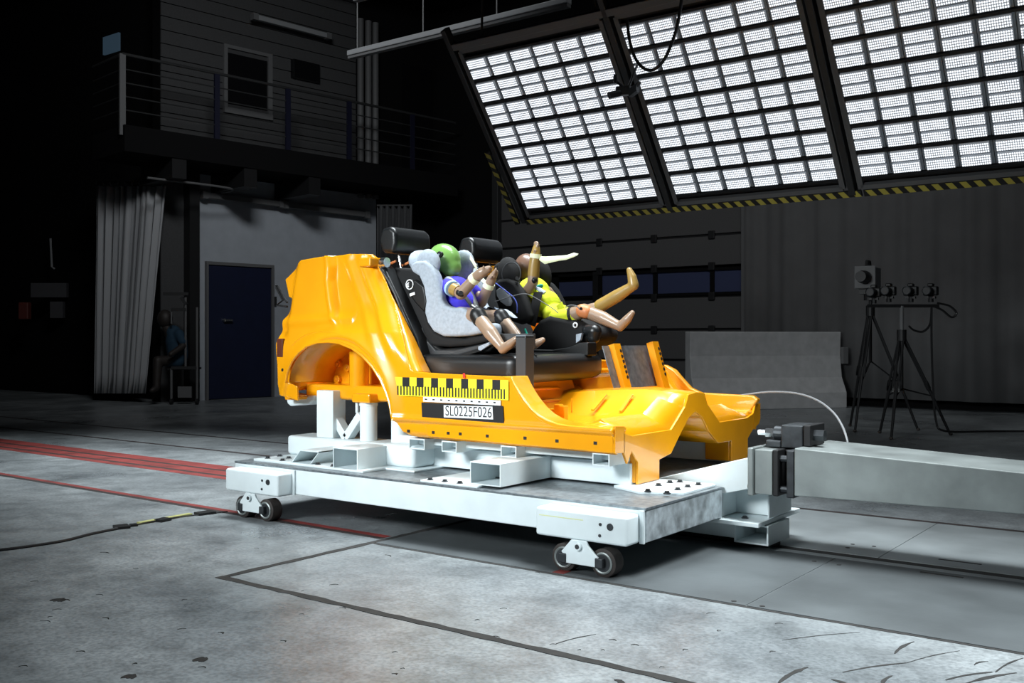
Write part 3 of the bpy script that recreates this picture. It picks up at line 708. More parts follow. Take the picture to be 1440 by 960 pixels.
# tow tongue, guide shoe bracket
yt = .80
q = B(); q.prism([P(u, v, y=yt) for u, v in ((900, 678), (1054, 643), (1054, 687), (1017, 694), (940, 700), (900, 700))], (0, .36, 0)); q.build('tow_tongue', 'white_paint', sled, bevel=.004)
sx0, sx1 = P(1017, 700, y=.82).x, P(1070, 700, y=.82).x
part('bracket_web', 'white_paint', sled, (sx0-.2, sx1+.0, .98, 1.0, .155, .31)); part('bracket_web', 'white_paint', sled, (sx0-.02, sx0, .82, 1.2, .155, .30)); part('bracket_web', 'white_paint', sled, (sx1, sx1+.012, .9, 1.2, .155, .27))
part('shelf_plate', 'white_paint', sled, (sx0-.2, sx1+.012, .76, 1.32, .130, .152), bevel=.003); bolt(sx0+.10, .86, .152, sled)
open_tube_y('guide_tube', sx0+.05, sx1+.03, .84, 1.12, .030, .129, .008); part('guide_beam', 'white_paint', sled, (-.6, sx0+.05, .86, 1.1, .045, .128))
part('guide_shoe', 'black_metal', sled, (-.4, sx1+.02, .95, 1.03, .004, .030))
# ================================================================== COUPLER + RAM
xp = P(1052, 660, y=.76).x; xe = P(1117, 660, y=.76).x
cpl = thing('coupler', 'dark steel coupler block between the sled and the ram', 'coupler', ((xp+xe)/2, 1.0, .3))
zc0, zc1 = .297, .515; L_ = xe-xp
part('end_plate', 'ram_steel', cpl, (xp, xp+.03, .75, 1.24, zc0-.01, zc1+.008)); part('load_block', 'ram_steel', cpl, (xp+.032, xp+L_*.52, .765, 1.23, zc0, zc1), bevel=.004)
part('clamp_plate', 'black_metal', cpl, (xp+L_*.525, xp+L_*.65, .765, 1.235, zc0-.004, zc1+.004)); part('clamp_core', 'black_metal', cpl, (xp+L_*.65, xp+L_*.82, .85, 1.2, zc0, zc1)); part('clamp_plate', 'dark_steel', cpl, (xp+L_*.82, xe-.003, .765, 1.235, zc0-.006, zc1+.006))
for z in (zc0+.03, zc1-.04):
    for f_ in (.66, .78):
        q = B(); q.cyl((xp+L_*f_-.012, .80, z), (xp+L_*f_+.018, .80, z), .016, 8); q.build('bolt', 'dark_steel', cpl)
    q = B(); q.cyl((xp-.012, .79, z), (xp, .79, z), .014, 6); q.build('bolt', 'bright_steel', cpl)
a, c = P(1098, 597, y=.86), P(1140, 630, y=.86)
part('upper_block', 'dark_steel', cpl, (a.x, c.x-.04, .86, 1.06, zc1+.006, a.z)); part('upper_block', 'black_metal', cpl, (c.x-.038, c.x, .86, 1.06, zc1+.02, a.z+.004)); part('upper_step', 'dark_steel', cpl, (a.x-.08, a.x, .86, 1.0, zc1+.006, zc1+.04))
zb_ = P(1090, 609, y=.9).z
q = B(); q.cyl((a.x-.05, .92, zb_), (a.x, .92, zb_), .036, 16); q.build('pressure_bolt', 'dark_steel', cpl); q = B(); q.cyl((a.x-.10, .92, zb_), (a.x-.05, .92, zb_), .024, 6); q.build('pressure_nut', 'bright_steel', cpl); q = B(); q.cyl((a.x-.14, .92, zb_), (a.x-.10, .92, zb_), .014, 12); q.build('threaded_rod', 'bright_steel', cpl)
q = B(); q.cyl((c.x, .92, zb_), (c.x+.05, .92, zb_), .03, 6); q.build('hex_bolt', 'dark_steel', cpl)
ram = thing('ram_beam', 'long grey steel ram beam reaching in from the right', 'beam', (2.0, 1.0, .29))
z1l, z0l = P(1117, 630, y=.76).z, P(1117, 697, y=.76).z
e = 3.6
pa, pb = P(1440, 664, y=.80), P(1440, 722, y=.80)
k_ = (e-xe)/(pa.x-xe); z1r = z1l+(pa.z-z1l)*k_; z0r = z0l+(pb.z-z0l)*k_
q = B(); q.hexa([(xe, .76, z0l), (e, .82, z0r), (e, 1.2, z0r), (xe, 1.24, z0l)], [(xe, .76, z1l), (e, .82, z1r), (e, 1.2, z1r), (xe, 1.24, z1l)]); q.build('ram_tube', 'ram_steel', ram, bevel=.004)
part('carrier', 'dark_steel', ram, (3.3, 3.5, .85, 1.15, 0, z0r+.02))
# thin cable arching behind the coupler
q = B(); q.tube([P(u, v, y=y) for u, v, y in ((1040, 556, 2.0), (1080, 551, 1.95), (1120, 553, 1.8), (1150, 563, 1.65), (1172, 580, 1.5), (1184, 598, 1.4), (1190, 614, 1.30), (1194, 632, 1.245))], .006, 8, sub=4)
tag(q.build('arched_cable', 'lamp_grey', smooth=True), 'thin grey cable arching behind the coupler', 'cable')

# ================================================================== CAR BODY
YN, YFAR = .27, 2.03
def ys(z): return YN+.20*max(0, z-.98)**1.2
def PS(u, v):
    p = P(u, v, y=YN)
    for _ in range(6): p = P(u, v, y=ys(p.z))
    return p
body = thing('car_body', 'bright orange cut-open car body shell bolted onto the white sled', 'car body', (-1.3, 1.15, .5))
ARCH = [(557, 590), (551, 570), (546, 553), (538, 534), (526, 515), (512, 500), (497, 489), (480, 482), (465, 480), (450, 481), (436, 486), (424, 495), (414, 507), (408, 522), (406, 537)]
TOPC = [(722, 530), (727, 541), (733, 552), (741, 564), (750, 575), (760, 584), (772, 591), (786, 596), (805, 599), (830, 601), (862, 603)]
OUT = [(394, 393), (410, 377), (425, 366), (455, 361), (488, 357), (514, 357), (518, 364), (530, 397), (545, 435), (560, 473), (574, 508), (581, 522), (620, 525), (670, 527.5)]+TOPC+[(862, 640), (790, 633.5), (720, 627), (650, 620.5), (600, 616), (575, 612.5), (565, 606)]+ARCH+[(420, 543), (421, 563), (397, 555), (392, 540), (391, 512), (389.5, 472), (392, 450), (404, 435), (407, 421), (399, 417)]
SHUT = [PS(u, v) for u, v in ((462, 357), (464, 375), (463, 395), (466, 420), (470, 445), (480, 467))]
def shut_x(z):
    for i in range(len(SHUT)-1):
        a, c = SHUT[i], SHUT[i+1]
        if c.z <= z <= a.z: return a.x+(c.x-a.x)*(a.z-z)/(a.z-c.z)
    return SHUT[0].x if z > SHUT[0].z else None
EDG = [PS(518, 364), PS(530, 397), PS(545, 435), PS(560, 473), PS(581, 522)]
def edge_x(z):
    if z >= EDG[0].z: return EDG[0].x
    for i in range(len(EDG)-1):
        a, c = EDG[i], EDG[i+1]
        if c.z <= z <= a.z: return a.x+(c.x-a.x)*(a.z-z)/(a.z-c.z)
    return None
ac = PS(466, 583); AR = .44
ax_, az_ = -2.05, .60
def sstep(t): t = max(0, min(1, t)); return t*t*(3-2*t)
def skin_y(x, z):
    y = ys(z); r = math.hypot(x-ax_, z-az_)
    y -= .028*(1-sstep((r-.44)/.13)); 
    if r < .475: y += .020*(1-sstep((r-.455)/.02))
    if z > 1.06:
        s_ = shut_x(z)
        if s_ is not None: 
            f_ = sstep((x-s_)/.03)*sstep((z-1.06)/.22); y += .040*f_
            y -= .012*math.exp(-((x-s_+.015)/.018)**2)*sstep((z-1.06)/.22)
    ex = edge_x(z)
    if ex is not None and z > .87:
        t = ex-x; g = sstep((z-.87)/.25)
        y += (.045*(1-sstep((t-.0)/.05)) - .016*math.exp(-((t-.09)/.028)**2) - .014*math.exp(-((t-.20)/.04)**2))*g
    # rear edge rounding in
    xr = -2.60+.02
    y += .05*(1-sstep((x-xr)/.10))*sstep((z-1.02)/.1)
    # crease along the shoulder above the arch
    if x < -1.95 and z > 1.0: y -= .012*math.exp(-((z-1.17-.04*(x+2.3))/.03)**2)
    # sill ribs
    if x > -1.62:
        if z < .60: y += .016*sstep((.60-z)/.012)
        y -= .010*math.exp(-((z-.612)/.012)**2)
        if z < .535: y += .02*sstep((.535-z)/.03)
    return y
from mathutils.geometry import delaunay_2d_cdt
def skin(mirror):
    q = B(); bp = []; raw = [PS(u, v) for u, v in OUT]
    for i in range(len(raw)):
        a, c = raw[i], raw[(i+1) % len(raw)]; n = max(1, int((c-a).length/.012))
        bp += [Vector((a.x+(c.x-a.x)*k/n, a.z+(c.z-a.z)*k/n)) for k in range(n)]
    nb = len(bp); pts = list(bp); H = .011
    x = min(p.x for p in bp)
    row = 0
    while x < max(p.x for p in bp):
        z = min(p.y for p in bp)+(H/2 if row % 2 else 0)
        while z < max(p.y for p in bp): pts.append(Vector((x, z))); z += H
        x += H*.9; row += 1
    vs, es, fs, *_ = delaunay_2d_cdt(pts, [(i, (i+1) % nb) for i in range(nb)], [], 1, 1e-5)
    bv = [q.bm.verts.new((v.x, 0, v.y)) for v in vs]
    for f in fs: q.bm.faces.new([bv[i] for i in f])
    loose = [v for v in q.bm.verts if not v.link_faces]
    bmesh.ops.delete(q.bm, geom=loose, context='VERTS')
    for v in q.bm.verts:
        y = skin_y(v.co.x, v.co.z); v.co.y = (YN+YFAR-y) if mirror else y
    return q.build('side_panel', 'body_paint', body, smooth=True, solid=.012, solid_off=0, angle=85)
sp = skin(False); skin(True)
# top cap of cut roof side: closes quarter panel inward, rear wall
def q_strip(name, pix, yin, m='body_paint', **k):
    q = B(); raw = [PS(u, v) for u, v in pix]; pts = [raw[i].lerp(raw[i+1], j/12) for i in range(len(raw)-1) for j in range(12)]+[raw[-1]]
    for i in range(len(pts)-1):
        a, c = pts[i], pts[i+1]; q.poly([(a.x, skin_y(a.x, a.z), a.z), (c.x, skin_y(c.x, c.z), c.z), (c.x, yin, c.z-.01), (a.x, yin, a.z-.01)])
    bmesh.ops.remove_doubles(q.bm, verts=q.bm.verts[:], dist=.0003); return q.build(name, m, body, solid=.006, smooth=True, angle=80, **k)
q_strip('pillar_return', [(514, 357), (518, 364), (530, 397), (545, 435), (560, 473), (574, 508), (581, 522)], .42)
q_strip('roof_return', [(394, 393), (410, 377), (425, 366), (455, 361), (488, 357), (514, 357)], .46)
# wheel-arch lip
q = B(); q.tube([Vector((p.x, skin_y(p.x, p.z)-.004, p.z)) for p in (PS(u, v) for u, v in ARCH)], .010, 8); q.build('arch_lip', 'body_paint', body, smooth=True)
q = B(); q.tube([Vector((p.x, skin_y(p.x, p.z)-.002, p.z)) for p in (PS(u, v) for u, v in ((411, 486), (420, 478), (432, 471), (448, 467), (464, 466), (478, 468)))], .006, 6, sub=3); q.build('arch_crease', 'body_paint', body, smooth=True)
# inner wheel house
q = B(); raw = [PS(u, v) for u, v in ARCH]; ap = []
for i in range(len(raw)-1):
    p0, p1, p2, p3 = raw[max(i-1, 0)], raw[i], raw[i+1], raw[min(i+2, len(raw)-1)]
    for j in range(5):
        t = j/5; ap.append(.5*((2*p1)+(p2-p0)*t+(2*p0-5*p1+4*p2-p3)*t*t+(3*p1-p0-3*p2+p3)*t**3))
ap.append(raw[-1])
for i in range(len(ap)-1):
    a, c = ap[i], ap[i+1]; sa_ = .93
    A1 = Vector((ax_+(a.x-ax_)*.93, .62, az_+(a.z-az_)*.93)); C1 = Vector((ax_+(c.x-ax_)*.93, .62, az_+(c.z-az_)*.93))
    q.poly([(a.x, .275, a.z), (c.x, .275, c.z), C1, A1])
q.poly([Vector((ax_+(a.x-ax_)*.93, .62, az_+(a.z-az_)*.93)) for a in ap]); bmesh.ops.remove_doubles(q.bm, verts=q.bm.verts[:], dist=.0003); q.build('wheel_house', 'body_paint', body, smooth=True, solid=.006, angle=60)
for (u, v) in ((437, 517), (463, 517), (477, 511), (490, 517), (476, 533)):
    p = P(u, v, y=.61); q = B(); q.cyl((p.x, .59, p.z), (p.x, .62, p.z), .026, 16); q.cyl((p.x, .583, p.z), (p.x, .6, p.z), .012, 10); q.build('boss', 'body_paint', body, bevel=.004)
x_ = P(505, 540, y=.5).x
q = B(); q.cyl((x_+.02, .48, .70), (x_+.02, .48, .98), .06, 16); q.build('strut_tower', 'body_paint', body, smooth=True)
q = B(); q.box(-2.50, -1.60, .42, 1.90, .682, .775); q.build('rear_floor', 'body_paint', body, bevel=.02, smooth=True)
q = B(); q.box(xc-.075, xc+.075, .35, .50, .676, .73); q.build('mount_pad', 'body_paint', body, bevel=.01)
q = B(); q.prism([P(u, v, y=.33) for u, v in ((397, 553), (421, 558), (419, 562), (416, 562), (401, 562), (400, 558))], (0, .15, 0)); q.build('tail_flange', 'body_paint', body, bevel=.004)
q = B(); q.box(-2.62, -2.50, .36, 1.94, .73, 1.12); q.build('rear_panel', 'body_paint', body, bevel=.03, smooth=True)
mat('tail_red', (.11, .028, .012), .4)
q = B(); p0, p1 = PS(392.5, 476), PS(399, 502); yy = skin_y(p1.x, 1.0); q.box(p0.x, p1.x, yy-.012, yy+.02, p1.z, p0.z); tl = q.build('tail_lamp_slot', 'tail_red', body, bevel=.004)
p = PS(399, 520); q = B(); q.cyl((p.x, skin_y(p.x, p.z)-.009, p.z), (p.x, skin_y(p.x, p.z)+.01, p.z), .010, 12); q.build('panel_hole', 'print_black', body)
q = B(); q.tube([P(u, v, y=.45) for u, v in ((404, 425), (399, 418), (391, 402), (388, 401), (389, 405), (398, 422), (389, 429), (404, 431))], .008, 6); q.build('tail_stay', 'black_fabric', body)
# sill box
pts = [(575, 526), (620, 527), (670, 529)]+[(u-1.5, v+1) for u, v in TOPC]+[(861, 638), (720, 625), (600, 614)]
q = B(); q.prism([(p.x, YN+.008, p.z) for p in (P(u, v, y=YN) for u, v in pts)], (0, .125, 0)); q.build('sill', 'body_paint', body, bevel=.006, seg=2, smooth=True)
q = B(); q.prism([(p.x, YFAR-.012, p.z) for p in (P(u, v, y=YN) for u, v in pts)], (0, -.125, 0)); q.build('sill', 'body_paint', body, bevel=.018, seg=3, smooth=True)
band = [(706, 530)]+TOPC+[(862, 610), (830, 608), (800, 606), (780, 602), (768, 597), (757, 589), (746, 579), (737, 568), (729, 555), (722, 543), (714, 534)]
q = B(); q.prism([(p.x, YN-.014, p.z+.004) for p in (P(u, v, y=YN) for u, v in band)], (0, .145, 0)); q.build('sill_flange', 'body_paint', body, bevel=.016, seg=4, smooth=True)
# sill lip lines
def lip(pix, r=.005, off=.003):
    q = B(); q.tube([Vector((p.x, skin_y(p.x, p.z)-off, p.z)) for p in (PS(u, v) for u, v in pix)], r, 6, sub=3); return q.build('panel_seam', 'body_paint', body, smooth=True)
#lip([(720, 536), (727, 553), (736, 567), (748, 580), (760, 590), (772, 597), (790, 601), (862, 605)])
lip([(556, 545), (566, 566), (580, 583), (600, 592), (640, 596), (660, 598)], .003, .001)
lip([(660, 594), (668, 599), (740, 602), (750, 598)], .003, .001)
for (u, v) in ((573, 606), (608, 608), (629, 609), (646, 610), (684, 613), (737, 616), (782, 620), (836, 623)):
    p = PS(u, v); yy = skin_y(p.x, p.z); q = B(); q.box(p.x-.010, p.x+.010, yy-.009, yy+.004, p.z-.008, p.z+.008); q.build('clip_hole', 'print_black', body)
# floor pan with tunnel: cross-sections along X
SY_ = [.40, .45, .66, .86, 1.02, 1.06, 1.16, 1.26, 1.30, 1.46, 1.66, 1.85, 1.90]
SZ_ = {-.14: [.59, .578, .578, .578, .69, .755, .765, .755, .69, .578, .578, .578, .59],
 -.30: [.635, .655, .655, .655, .735, .77, .78, .77, .735, .655, .655, .655, .635],
 -.40: [.62, .62, .62, .64, .735, .775, .785, .775, .735, .64, .62, .62, .62],
 -.70: [.61, .605, .605, .625, .72, .76, .77, .76, .72, .625, .605, .605, .61],
 -.92: [.62, .615, .62, .635, .715, .74, .75, .74, .715, .635, .62, .615, .62],
 -1.06: [.80]*13, -1.62: [.81]*13}
SEC = {x: list(zip(SY_, z)) for x, z in SZ_.items()}
q = B(); rows = []
for x in sorted(SEC, reverse=True): rows.append([q.bm.verts.new((x, y, z)) for y, z in SEC[x]])
for i in range(len(rows)-1):
    for k in range(len(rows[0])-1): q.bm.faces.new((rows[i][k], rows[i][k+1], rows[i+1][k+1], rows[i+1][k]))
q.build('floor_pan', 'body_paint', body, smooth=True, solid=.012, angle=16)
# front cut face with legs
top = [(.36, .60)]+SEC[-.14]+[(1.94, .60)]
low = [(1.94, .50), (1.86, .45), (1.86, .333), (1.62, .333), (1.62, .455), (1.44, .455), (1.32, .53), (1.23, .62), (1.15, .655), (1.07, .63), (.96, .54), (.86, .45), (.73, .43), (.73, .328), (.50, .328), (.50, .445), (.44, .50), (.40, .44), (.36, .50)]
q = B(); q.prism([(-.142, y, z) for y, z in top+low], (.014, 0, 0))
q.build('front_bulkhead', 'body_paint', body, bevel=.004)
q = B(); q.prism([(-.14, 1.94, .50), (-.14, 2.03, .53), (-.14, 2.05, .56), (-.14, 2.05, .655), (-.14, 1.98, .66), (-.14, 1.94, .60)], (.012, 0, 0)); q.build('end_flange', 'body_paint', body); q = B(); q.prism([(-.14, .28, .505), (-.14, .37, .50), (-.14, .37, .63), (-.14, .28, .635)], (.012, 0, 0)); q.build('end_flange', 'body_paint', body)
# boxed legs running back, tunnel arch continuing back under the floor
for (y0, y1) in ((.50, .73), (1.62, 1.86)):
    q = B(); q.box(-.30, -.142, y0, y1, .334, .58); q.build('leg_box', 'body_paint', body, bevel=.006)
q = B(); q.prism([(-.14, .42, .565), (-.30, .42, .655), (-.42, .42, .60), (-.42, .42, .50), (-.14, .42, .50)], (0, .05, 0)); q.build('floor_web', 'body_paint', body)
lowt = [(.86, .45), (.96, .54), (1.07, .63), (1.15, .655), (1.23, .62), (1.32, .53), (1.44, .455)]
q = B()
for i in range(len(lowt)-1):
    (y0, z0), (y1, z1) = lowt[i], lowt[i+1]; q.poly([(-.14, y0, z0), (-.14, y1, z1), (-.55, y1, z1), (-.55, y0, z0)])
q.build('tunnel_lining', 'body_paint', body, smooth=True, solid=.006, angle=40)
# heel board in front of the rear bench, inner ribs
q = B(); q.prism([(-.90, .41, .62), (-.98, .41, .84), (-1.10, .41, .84), (-1.10, .41, .62)], (0, .80, 0)); q.build('heel_board', 'body_paint', body, bevel=.03, seg=3, smooth=True)
for z, x in ((.70, -.925), (.77, -.952)):
    q = B(); q.tube([(x, .42, z), (x, 1.0, z), (x-.05, 1.1, z-.05)], .008, 6, sub=3); q.build('heel_rib', 'body_paint', body, smooth=True)
q = B(); q.prism([(-.90, 1.30, .62), (-.98, 1.30, .84), (-1.10, 1.30, .84), (-1.10, 1.30, .62)], (0, .60, 0)); q.build('heel_board', 'body_paint', body, bevel=.03, seg=3, smooth=True)
# far side kick panel rising to the far door opening
q = B(); q.prism([P(u, v, y=1.96) for u, v in ((838, 505), (935, 513), (948, 520), (958, 532), (970, 545), (985, 552), (1058, 556), (1066, 562), (1050, 585), (838, 580))], (0, .05, 0)); q.build('side_kick_panel', 'body_paint', body, bevel=.01, smooth=True)
q = B(); q.bar((-.62, .86, .66), (-.62, 1.0, .74), .02, .01); q.build('tunnel_rib', 'body_paint', body); q = B(); q.bar((-.45, .88, .66), (-.45, 1.0, .745), .02, .01); q.build('tunnel_rib', 'body_paint', body)
q = B(); q.tube([P(804, 580, y=.7), P(804, 560, y=.7)], .004, 6); q.build('floor_stud', 'body_paint', body)
for (u, v) in ((785, 568), (775, 574), (792, 570)):
    p = P(u, v, y=.62); q = B(); q.box(p.x-.015, p.x+.02, .6, .64, .60, p.z); q.build('floor_clip', 'body_paint', body, bevel=.004)
# steel foot plate between two drilled brackets
fpl = thing('foot_plate', 'grey steel foot plate held by two orange drilled brackets', 'plate', (-.62, 1.45, .74))
def lean(u0, v0, u1, v1, y):
    return P(u0, v0, y=y), P(u1, v1, y=y)
for (ub, vb, ut, vt, y) in ((886, 556, 867, 483, 1.28), (939, 551, 921, 480, 1.70)):
    a, c = P(ub, vb, y=y), P(ut, vt, y=y); a = a+(a-c)*.12
    d_ = (c-a); n_ = Vector((d_.z, 0, -d_.x)).normalized()
    q = B(); q.bar(a, c, .075, .006, up=n_); q.obox((a+c)/2+n_*-.02+Vector((0, .035, 0)), d_/2, (0, .003, 0), n_*.022); q.obox((a+c)/2+n_*-.02+Vector((0, -.035, 0)), d_/2, (0, .003, 0), n_*.022)
    br = q.build('bracket', 'body_paint', fpl)
    for k in range(6):
        p = a.lerp(c, .42+.09*k)+Vector((0, .022, 0))+n_*.004; q = B(); q.cyl(p-n_*.004, p+n_*.001, .011, 10); q.build('hole', 'print_black', br)
a, c = P(880, 545, y=1.28), P(863, 485, y=1.28); d_ = (c-a); n_ = Vector((d_.z, 0, -d_.x)).normalized()
mat('galvanised', (.16, .18, .20), .45, .55, var=.3, scale=25)
q = B(); o_ = -n_*.012
q.prism([a+o_+Vector((0, -.11, 0)), a+o_+Vector((0, .42, 0)), c+o_+Vector((0, .42, 0)), c+o_+Vector((0, -.11, 0))], n_*-.006); q.build('steel_sheet', 'galvanised', fpl)
# ---------------------------------------------------------------- stickers on the sill
SY = YN-.0135
def st(u, v): p = P(u, v, y=SY); return p
def decal(q, pix, y=SY, th=.001): q.prism([(p.x, y, p.z) for p in (P(u, v, y=SY) for u, v in pix)], (0, th, 0)); return q
scale = thing('scale_sticker', 'yellow and black measuring scale sticker on the orange sill', 'sticker', tuple(P(636, 545, y=SY)))
def lerp2(t, top): # along the sticker: pixel at parameter t, top or bottom edge
    u = 555.5+(715-555.5)*t; v = (529.8+(534.3-529.8)*t) if top == 1 else (556.0+(562.8-556.0)*t); return u, v
def at(t, s_):
    (u0, v0), (u1, v1) = lerp2(t, 1), lerp2(t, 0); return u0+(u1-u0)*s_, v0+(v1-v0)*s_
q = B(); decal(q, [at(0, 0), at(1, 0), at(1, 1), at(.035, 1)]); q.build('sticker_base', 'print_yellow', scale)
edges = [.065, .128, .19, .252, .318, .38, .45, .512, .583, .645, .72, .782, .858, .927]
for i in range(0, 14, 2):
    q = B(); decal(q, [at(edges[i], 0), at(edges[i+1], 0), at(edges[i+1], .5), at(edges[i], .5)], SY-.0006, .0005); q.build('scale_block', 'print_black', scale)
t = .02
while t < .98:
    inb = any(edges[i] <= t+.006 <= edges[i+1] for i in range(0, 14, 2))
    q = B(); decal(q, [at(t, .46), at(t+.012, .46), at(t+.012, .95), at(t, .95)], SY-.0008, .0005); q.build('scale_mark', 'print_black', scale); t += .0268
ruler = thing('ruler_strip', 'narrow white ruler strip under the yellow scale sticker', 'sticker', tuple(P(650, 562, y=SY)))
q = B(); decal(q, [(595, 557.5), (704, 563), (704, 570), (595, 564.5)]); q.build('strip', 'print_white', ruler)
for k in range(10):
    u = 597.5+10.7*k; v = 561+.5*k; q = B(); decal(q, [(u, v-.8), (u+3.2, v-.6), (u+3.2, v+1.3), (u, v+1.1)], SY-.0008, .0005); q.build('ruler_mark', 'print_black', ruler)
num = thing('number_plate', 'black plate with white test number label on the orange sill', 'sign', tuple(P(650, 580, y=SY)))
q = B(); decal(q, [(592.5, 565.5), (707, 570.5), (708.5, 595), (593.5, 586)]); q.build('backing', 'print_black', num)
q = B(); decal(q, [(624, 569.5), (692.5, 571.5), (693.5, 589.5), (624.3, 586.5)], SY-.0008, .0007); q.build('label', 'print_white', num)
pc = P(658.5, 579.3, y=SY); pl, pr = P(626, 578, y=SY), P(691, 580.8, y=SY)
text_mesh('number_text', 'SL0225F026', .078, (pc.x, SY-.0012, pc.z), (pr-pl), (0, 0, 1), 'print_black', num, .0003, .0)
q = B(); decal(q, [(651, 524.5), (654, 524.7), (654, 531.5), (651, 531.2)], SY-.001, .0012); tag(q.build('red_marker', 'print_red'), 'tiny red tape mark above the yellow scale sticker', 'tape')
#PART4
# ================================================================== REAR SEAT
seat = thing('rear_bench', 'black leather rear bench seat inside the orange body', 'seat', (-1.3, 1.1, .82))
q = B(); fp = [(-1.58, .43), (-.86, .43), (-.815, .50), (-.82, .75), (-.85, 1.05), (-.90, 1.35), (-.99, 1.56), (-1.12, 1.70), (-1.58, 1.74)]
q.prism([(x, y, .815) for x, y in fp], (0, 0, .155))
q.build('cushion', 'black_leather', seat, bevel=.05, seg=4, smooth=True)
q = B(); q.tube([(-.835, .62, .84), (-.835, .62, .955), (-.90, .64, .972), (-1.3, .70, .974)], .004, 6, sub=3); q.build('cushion_seam', 'black_plastic', seat)
q = B(); q.tube([(-.90, 1.05, .95), (-.95, 1.05, .972), (-1.3, 1.05, .974)], .004, 6, sub=3); q.build('cushion_seam', 'black_plastic', seat)
bu = Vector((-1.86+1.50, 0, 1.50-.88)); bl_ = bu.length; bd = bu.normalized(); bn = Vector((bd.z, 0, -bd.x))
def backsec(y0, y1, name):
    q = B(); c = Vector((-1.50, (y0+y1)/2, .88))+bd*bl_*.5-bn*.07; q.obox(c, bd*bl_*.52, (0, (y1-y0)/2, 0), bn*.075)
    return q.build(name, 'black_leather', seat, bevel=.045, seg=4, smooth=True)
backsec(.56, 1.14, 'backrest'); backsec(1.15, 1.74, 'backrest')
# near bolster seen edge-on
q = B(); q.prism([P(u, v, y=.43) for u, v in ((521, 373), (530, 371), (540, 378), (560, 420), (585, 475), (597, 521), (583, 521), (566, 470), (545, 420), (526, 385))], (0, .13, 0)); q.build('side_bolster', 'black_leather', seat, bevel=.02, seg=3, smooth=True)
q = B(); q.tube([P(u, v, y=.428) for u, v in ((531, 373), (545, 393), (556, 415), (568, 448), (585, 485))], .006, 6, sub=3); q.build('bolster_piping', 'grey_plastic', seat)
def headrest(y, par):
    c = Vector((-1.875, y, 1.66))
    q = B(); prof = [(-.055, -.075), (.045, -.085), (.065, -.02), (.06, .05), (.02, .085), (-.06, .075), (-.085, 0)]
    q.prism([c+Vector((a, -.165, b_)) for a, b_ in prof], (0, .33, 0)); hr = q.build('headrest', 'black_leather', par, bevel=.035, seg=4, smooth=True)
    for dy in (-.075, .075):
        q = B(); q.cyl(c+Vector((0, dy, -.06)), Vector((-1.835, y+dy, 1.44)), .008, 10); q.build('headrest_rod', 'bright_steel', hr)
    return hr
headrest(.69, seat); headrest(1.45, seat)
q = B(); q.box(-1.96, -1.86, .36, .50, 1.49, 1.545); q.build('seat_latch', 'body_paint', seat, bevel=.01)
q = B(); q.cyl((-1.84, .44, 1.515), (-1.80, .44, 1.515), .03, 14); q.build('latch_bolt', 'bright_steel', seat)
q = B(); q.tube([P(540, 374, y=.6), P(557, 367, y=.6)], .008, 6); q.tube([P(565, 374, y=.65), P(575, 369, y=.65)], .008, 6); q.build('latch_wire', 'orange_skin', seat)
q = B(); q.box(-1.90, -1.82, 1.50, 1.70, 1.50, 1.56); q.build('seat_latch', 'body_paint', seat, bevel=.01)
# steel post at the bench front
t = thing('steel_post', 'dark square steel post standing in front of the bench', 'post', tuple(P(732, 528, y=.44)))
a, c = P(725, 472, y=.44), P(739, 472, y=.44)
q = B(); q.box(a.x, c.x, .44, .52, .70, a.z); q.build('upright', 'grey_plastic', t, bevel=.004)
q = B(); q.box(a.x, c.x, .44, .52, a.z-.012, a.z+.004); q.build('top_cap', 'galvanised', t, bevel=.003)
q = B(); c2 = P(708, 470, y=.56); q.box(c2.x-.02, a.x+.02, .525, .60, a.z-.07, a.z+.012); q.build('side_arm', 'grey_plastic', t, bevel=.004)

# ================================================================== CHILD SEAT 1 (grey and black)
cs1 = thing('child_seat', 'grey and black child seat holding the dummy with green head', 'child seat', (-1.35, .72, .97))
def wing(q, pix, y, th): return q.prism([P(u, v, y=y) for u, v in pix], (0, th, 0))
GW = [(575, 372), (583, 367), (596, 366), (604, 372), (611, 384), (616, 400), (619, 420), (624, 429), (634, 432), (648, 432), (655, 436), (666, 446), (678, 455), (686, 462), (680, 468), (660, 472), (640, 473.5), (622, 473), (608, 466), (600, 454), (596, 440), (596, 420), (594, 402), (588, 388), (578, 382)]
q = B(); wing(q, GW, .51, .07); q.build('side_cover', 'grey_fabric', cs1, bevel=.022, seg=4, smooth=True)
GF = [(u, v) for u, v in GW if u < 626]+[(640, 452), (632, 470)]
GF = GW[:12]+[(634, 433), (640, 445), (634, 466)]+GW[17:]
q = B(); q.prism([p+Vector((0, .38, 0)) for p in (P(u, v, y=.51) for u, v in GF)], (0, .06, 0)); q.build('side_cover', 'grey_fabric', cs1, bevel=.022, seg=4, smooth=True)
# inner back and seat cushion
pb0, pb1 = P(622, 452, y=.55), P(588, 372, y=.55)
d_ = pb1-pb0; n_ = Vector((d_.z, 0, -d_.x)).normalized()
q = B(); q.obox(Vector(((pb0.x+pb1.x)/2, .735, (pb0.z+pb1.z)/2))+n_*.0, Vector((d_.x, 0, d_.z))*.55, (0, .17, 0), n_*.035); q.build('back_cushion', 'grey_fabric', cs1, bevel=.02, seg=3, smooth=True)
ps0, ps1 = P(620, 460, y=.55), P(676, 460, y=.55)
q = B(); q.obox(Vector(((ps0.x+ps1.x)/2, .735, (ps0.z+ps1.z)/2-.02)), Vector((ps1.x-ps0.x, 0, ps1.z-ps0.z))*.5, (0, .17, 0), (0, 0, .045)); q.build('seat_cushion', 'grey_fabric', cs1, bevel=.03, seg=3, smooth=True)
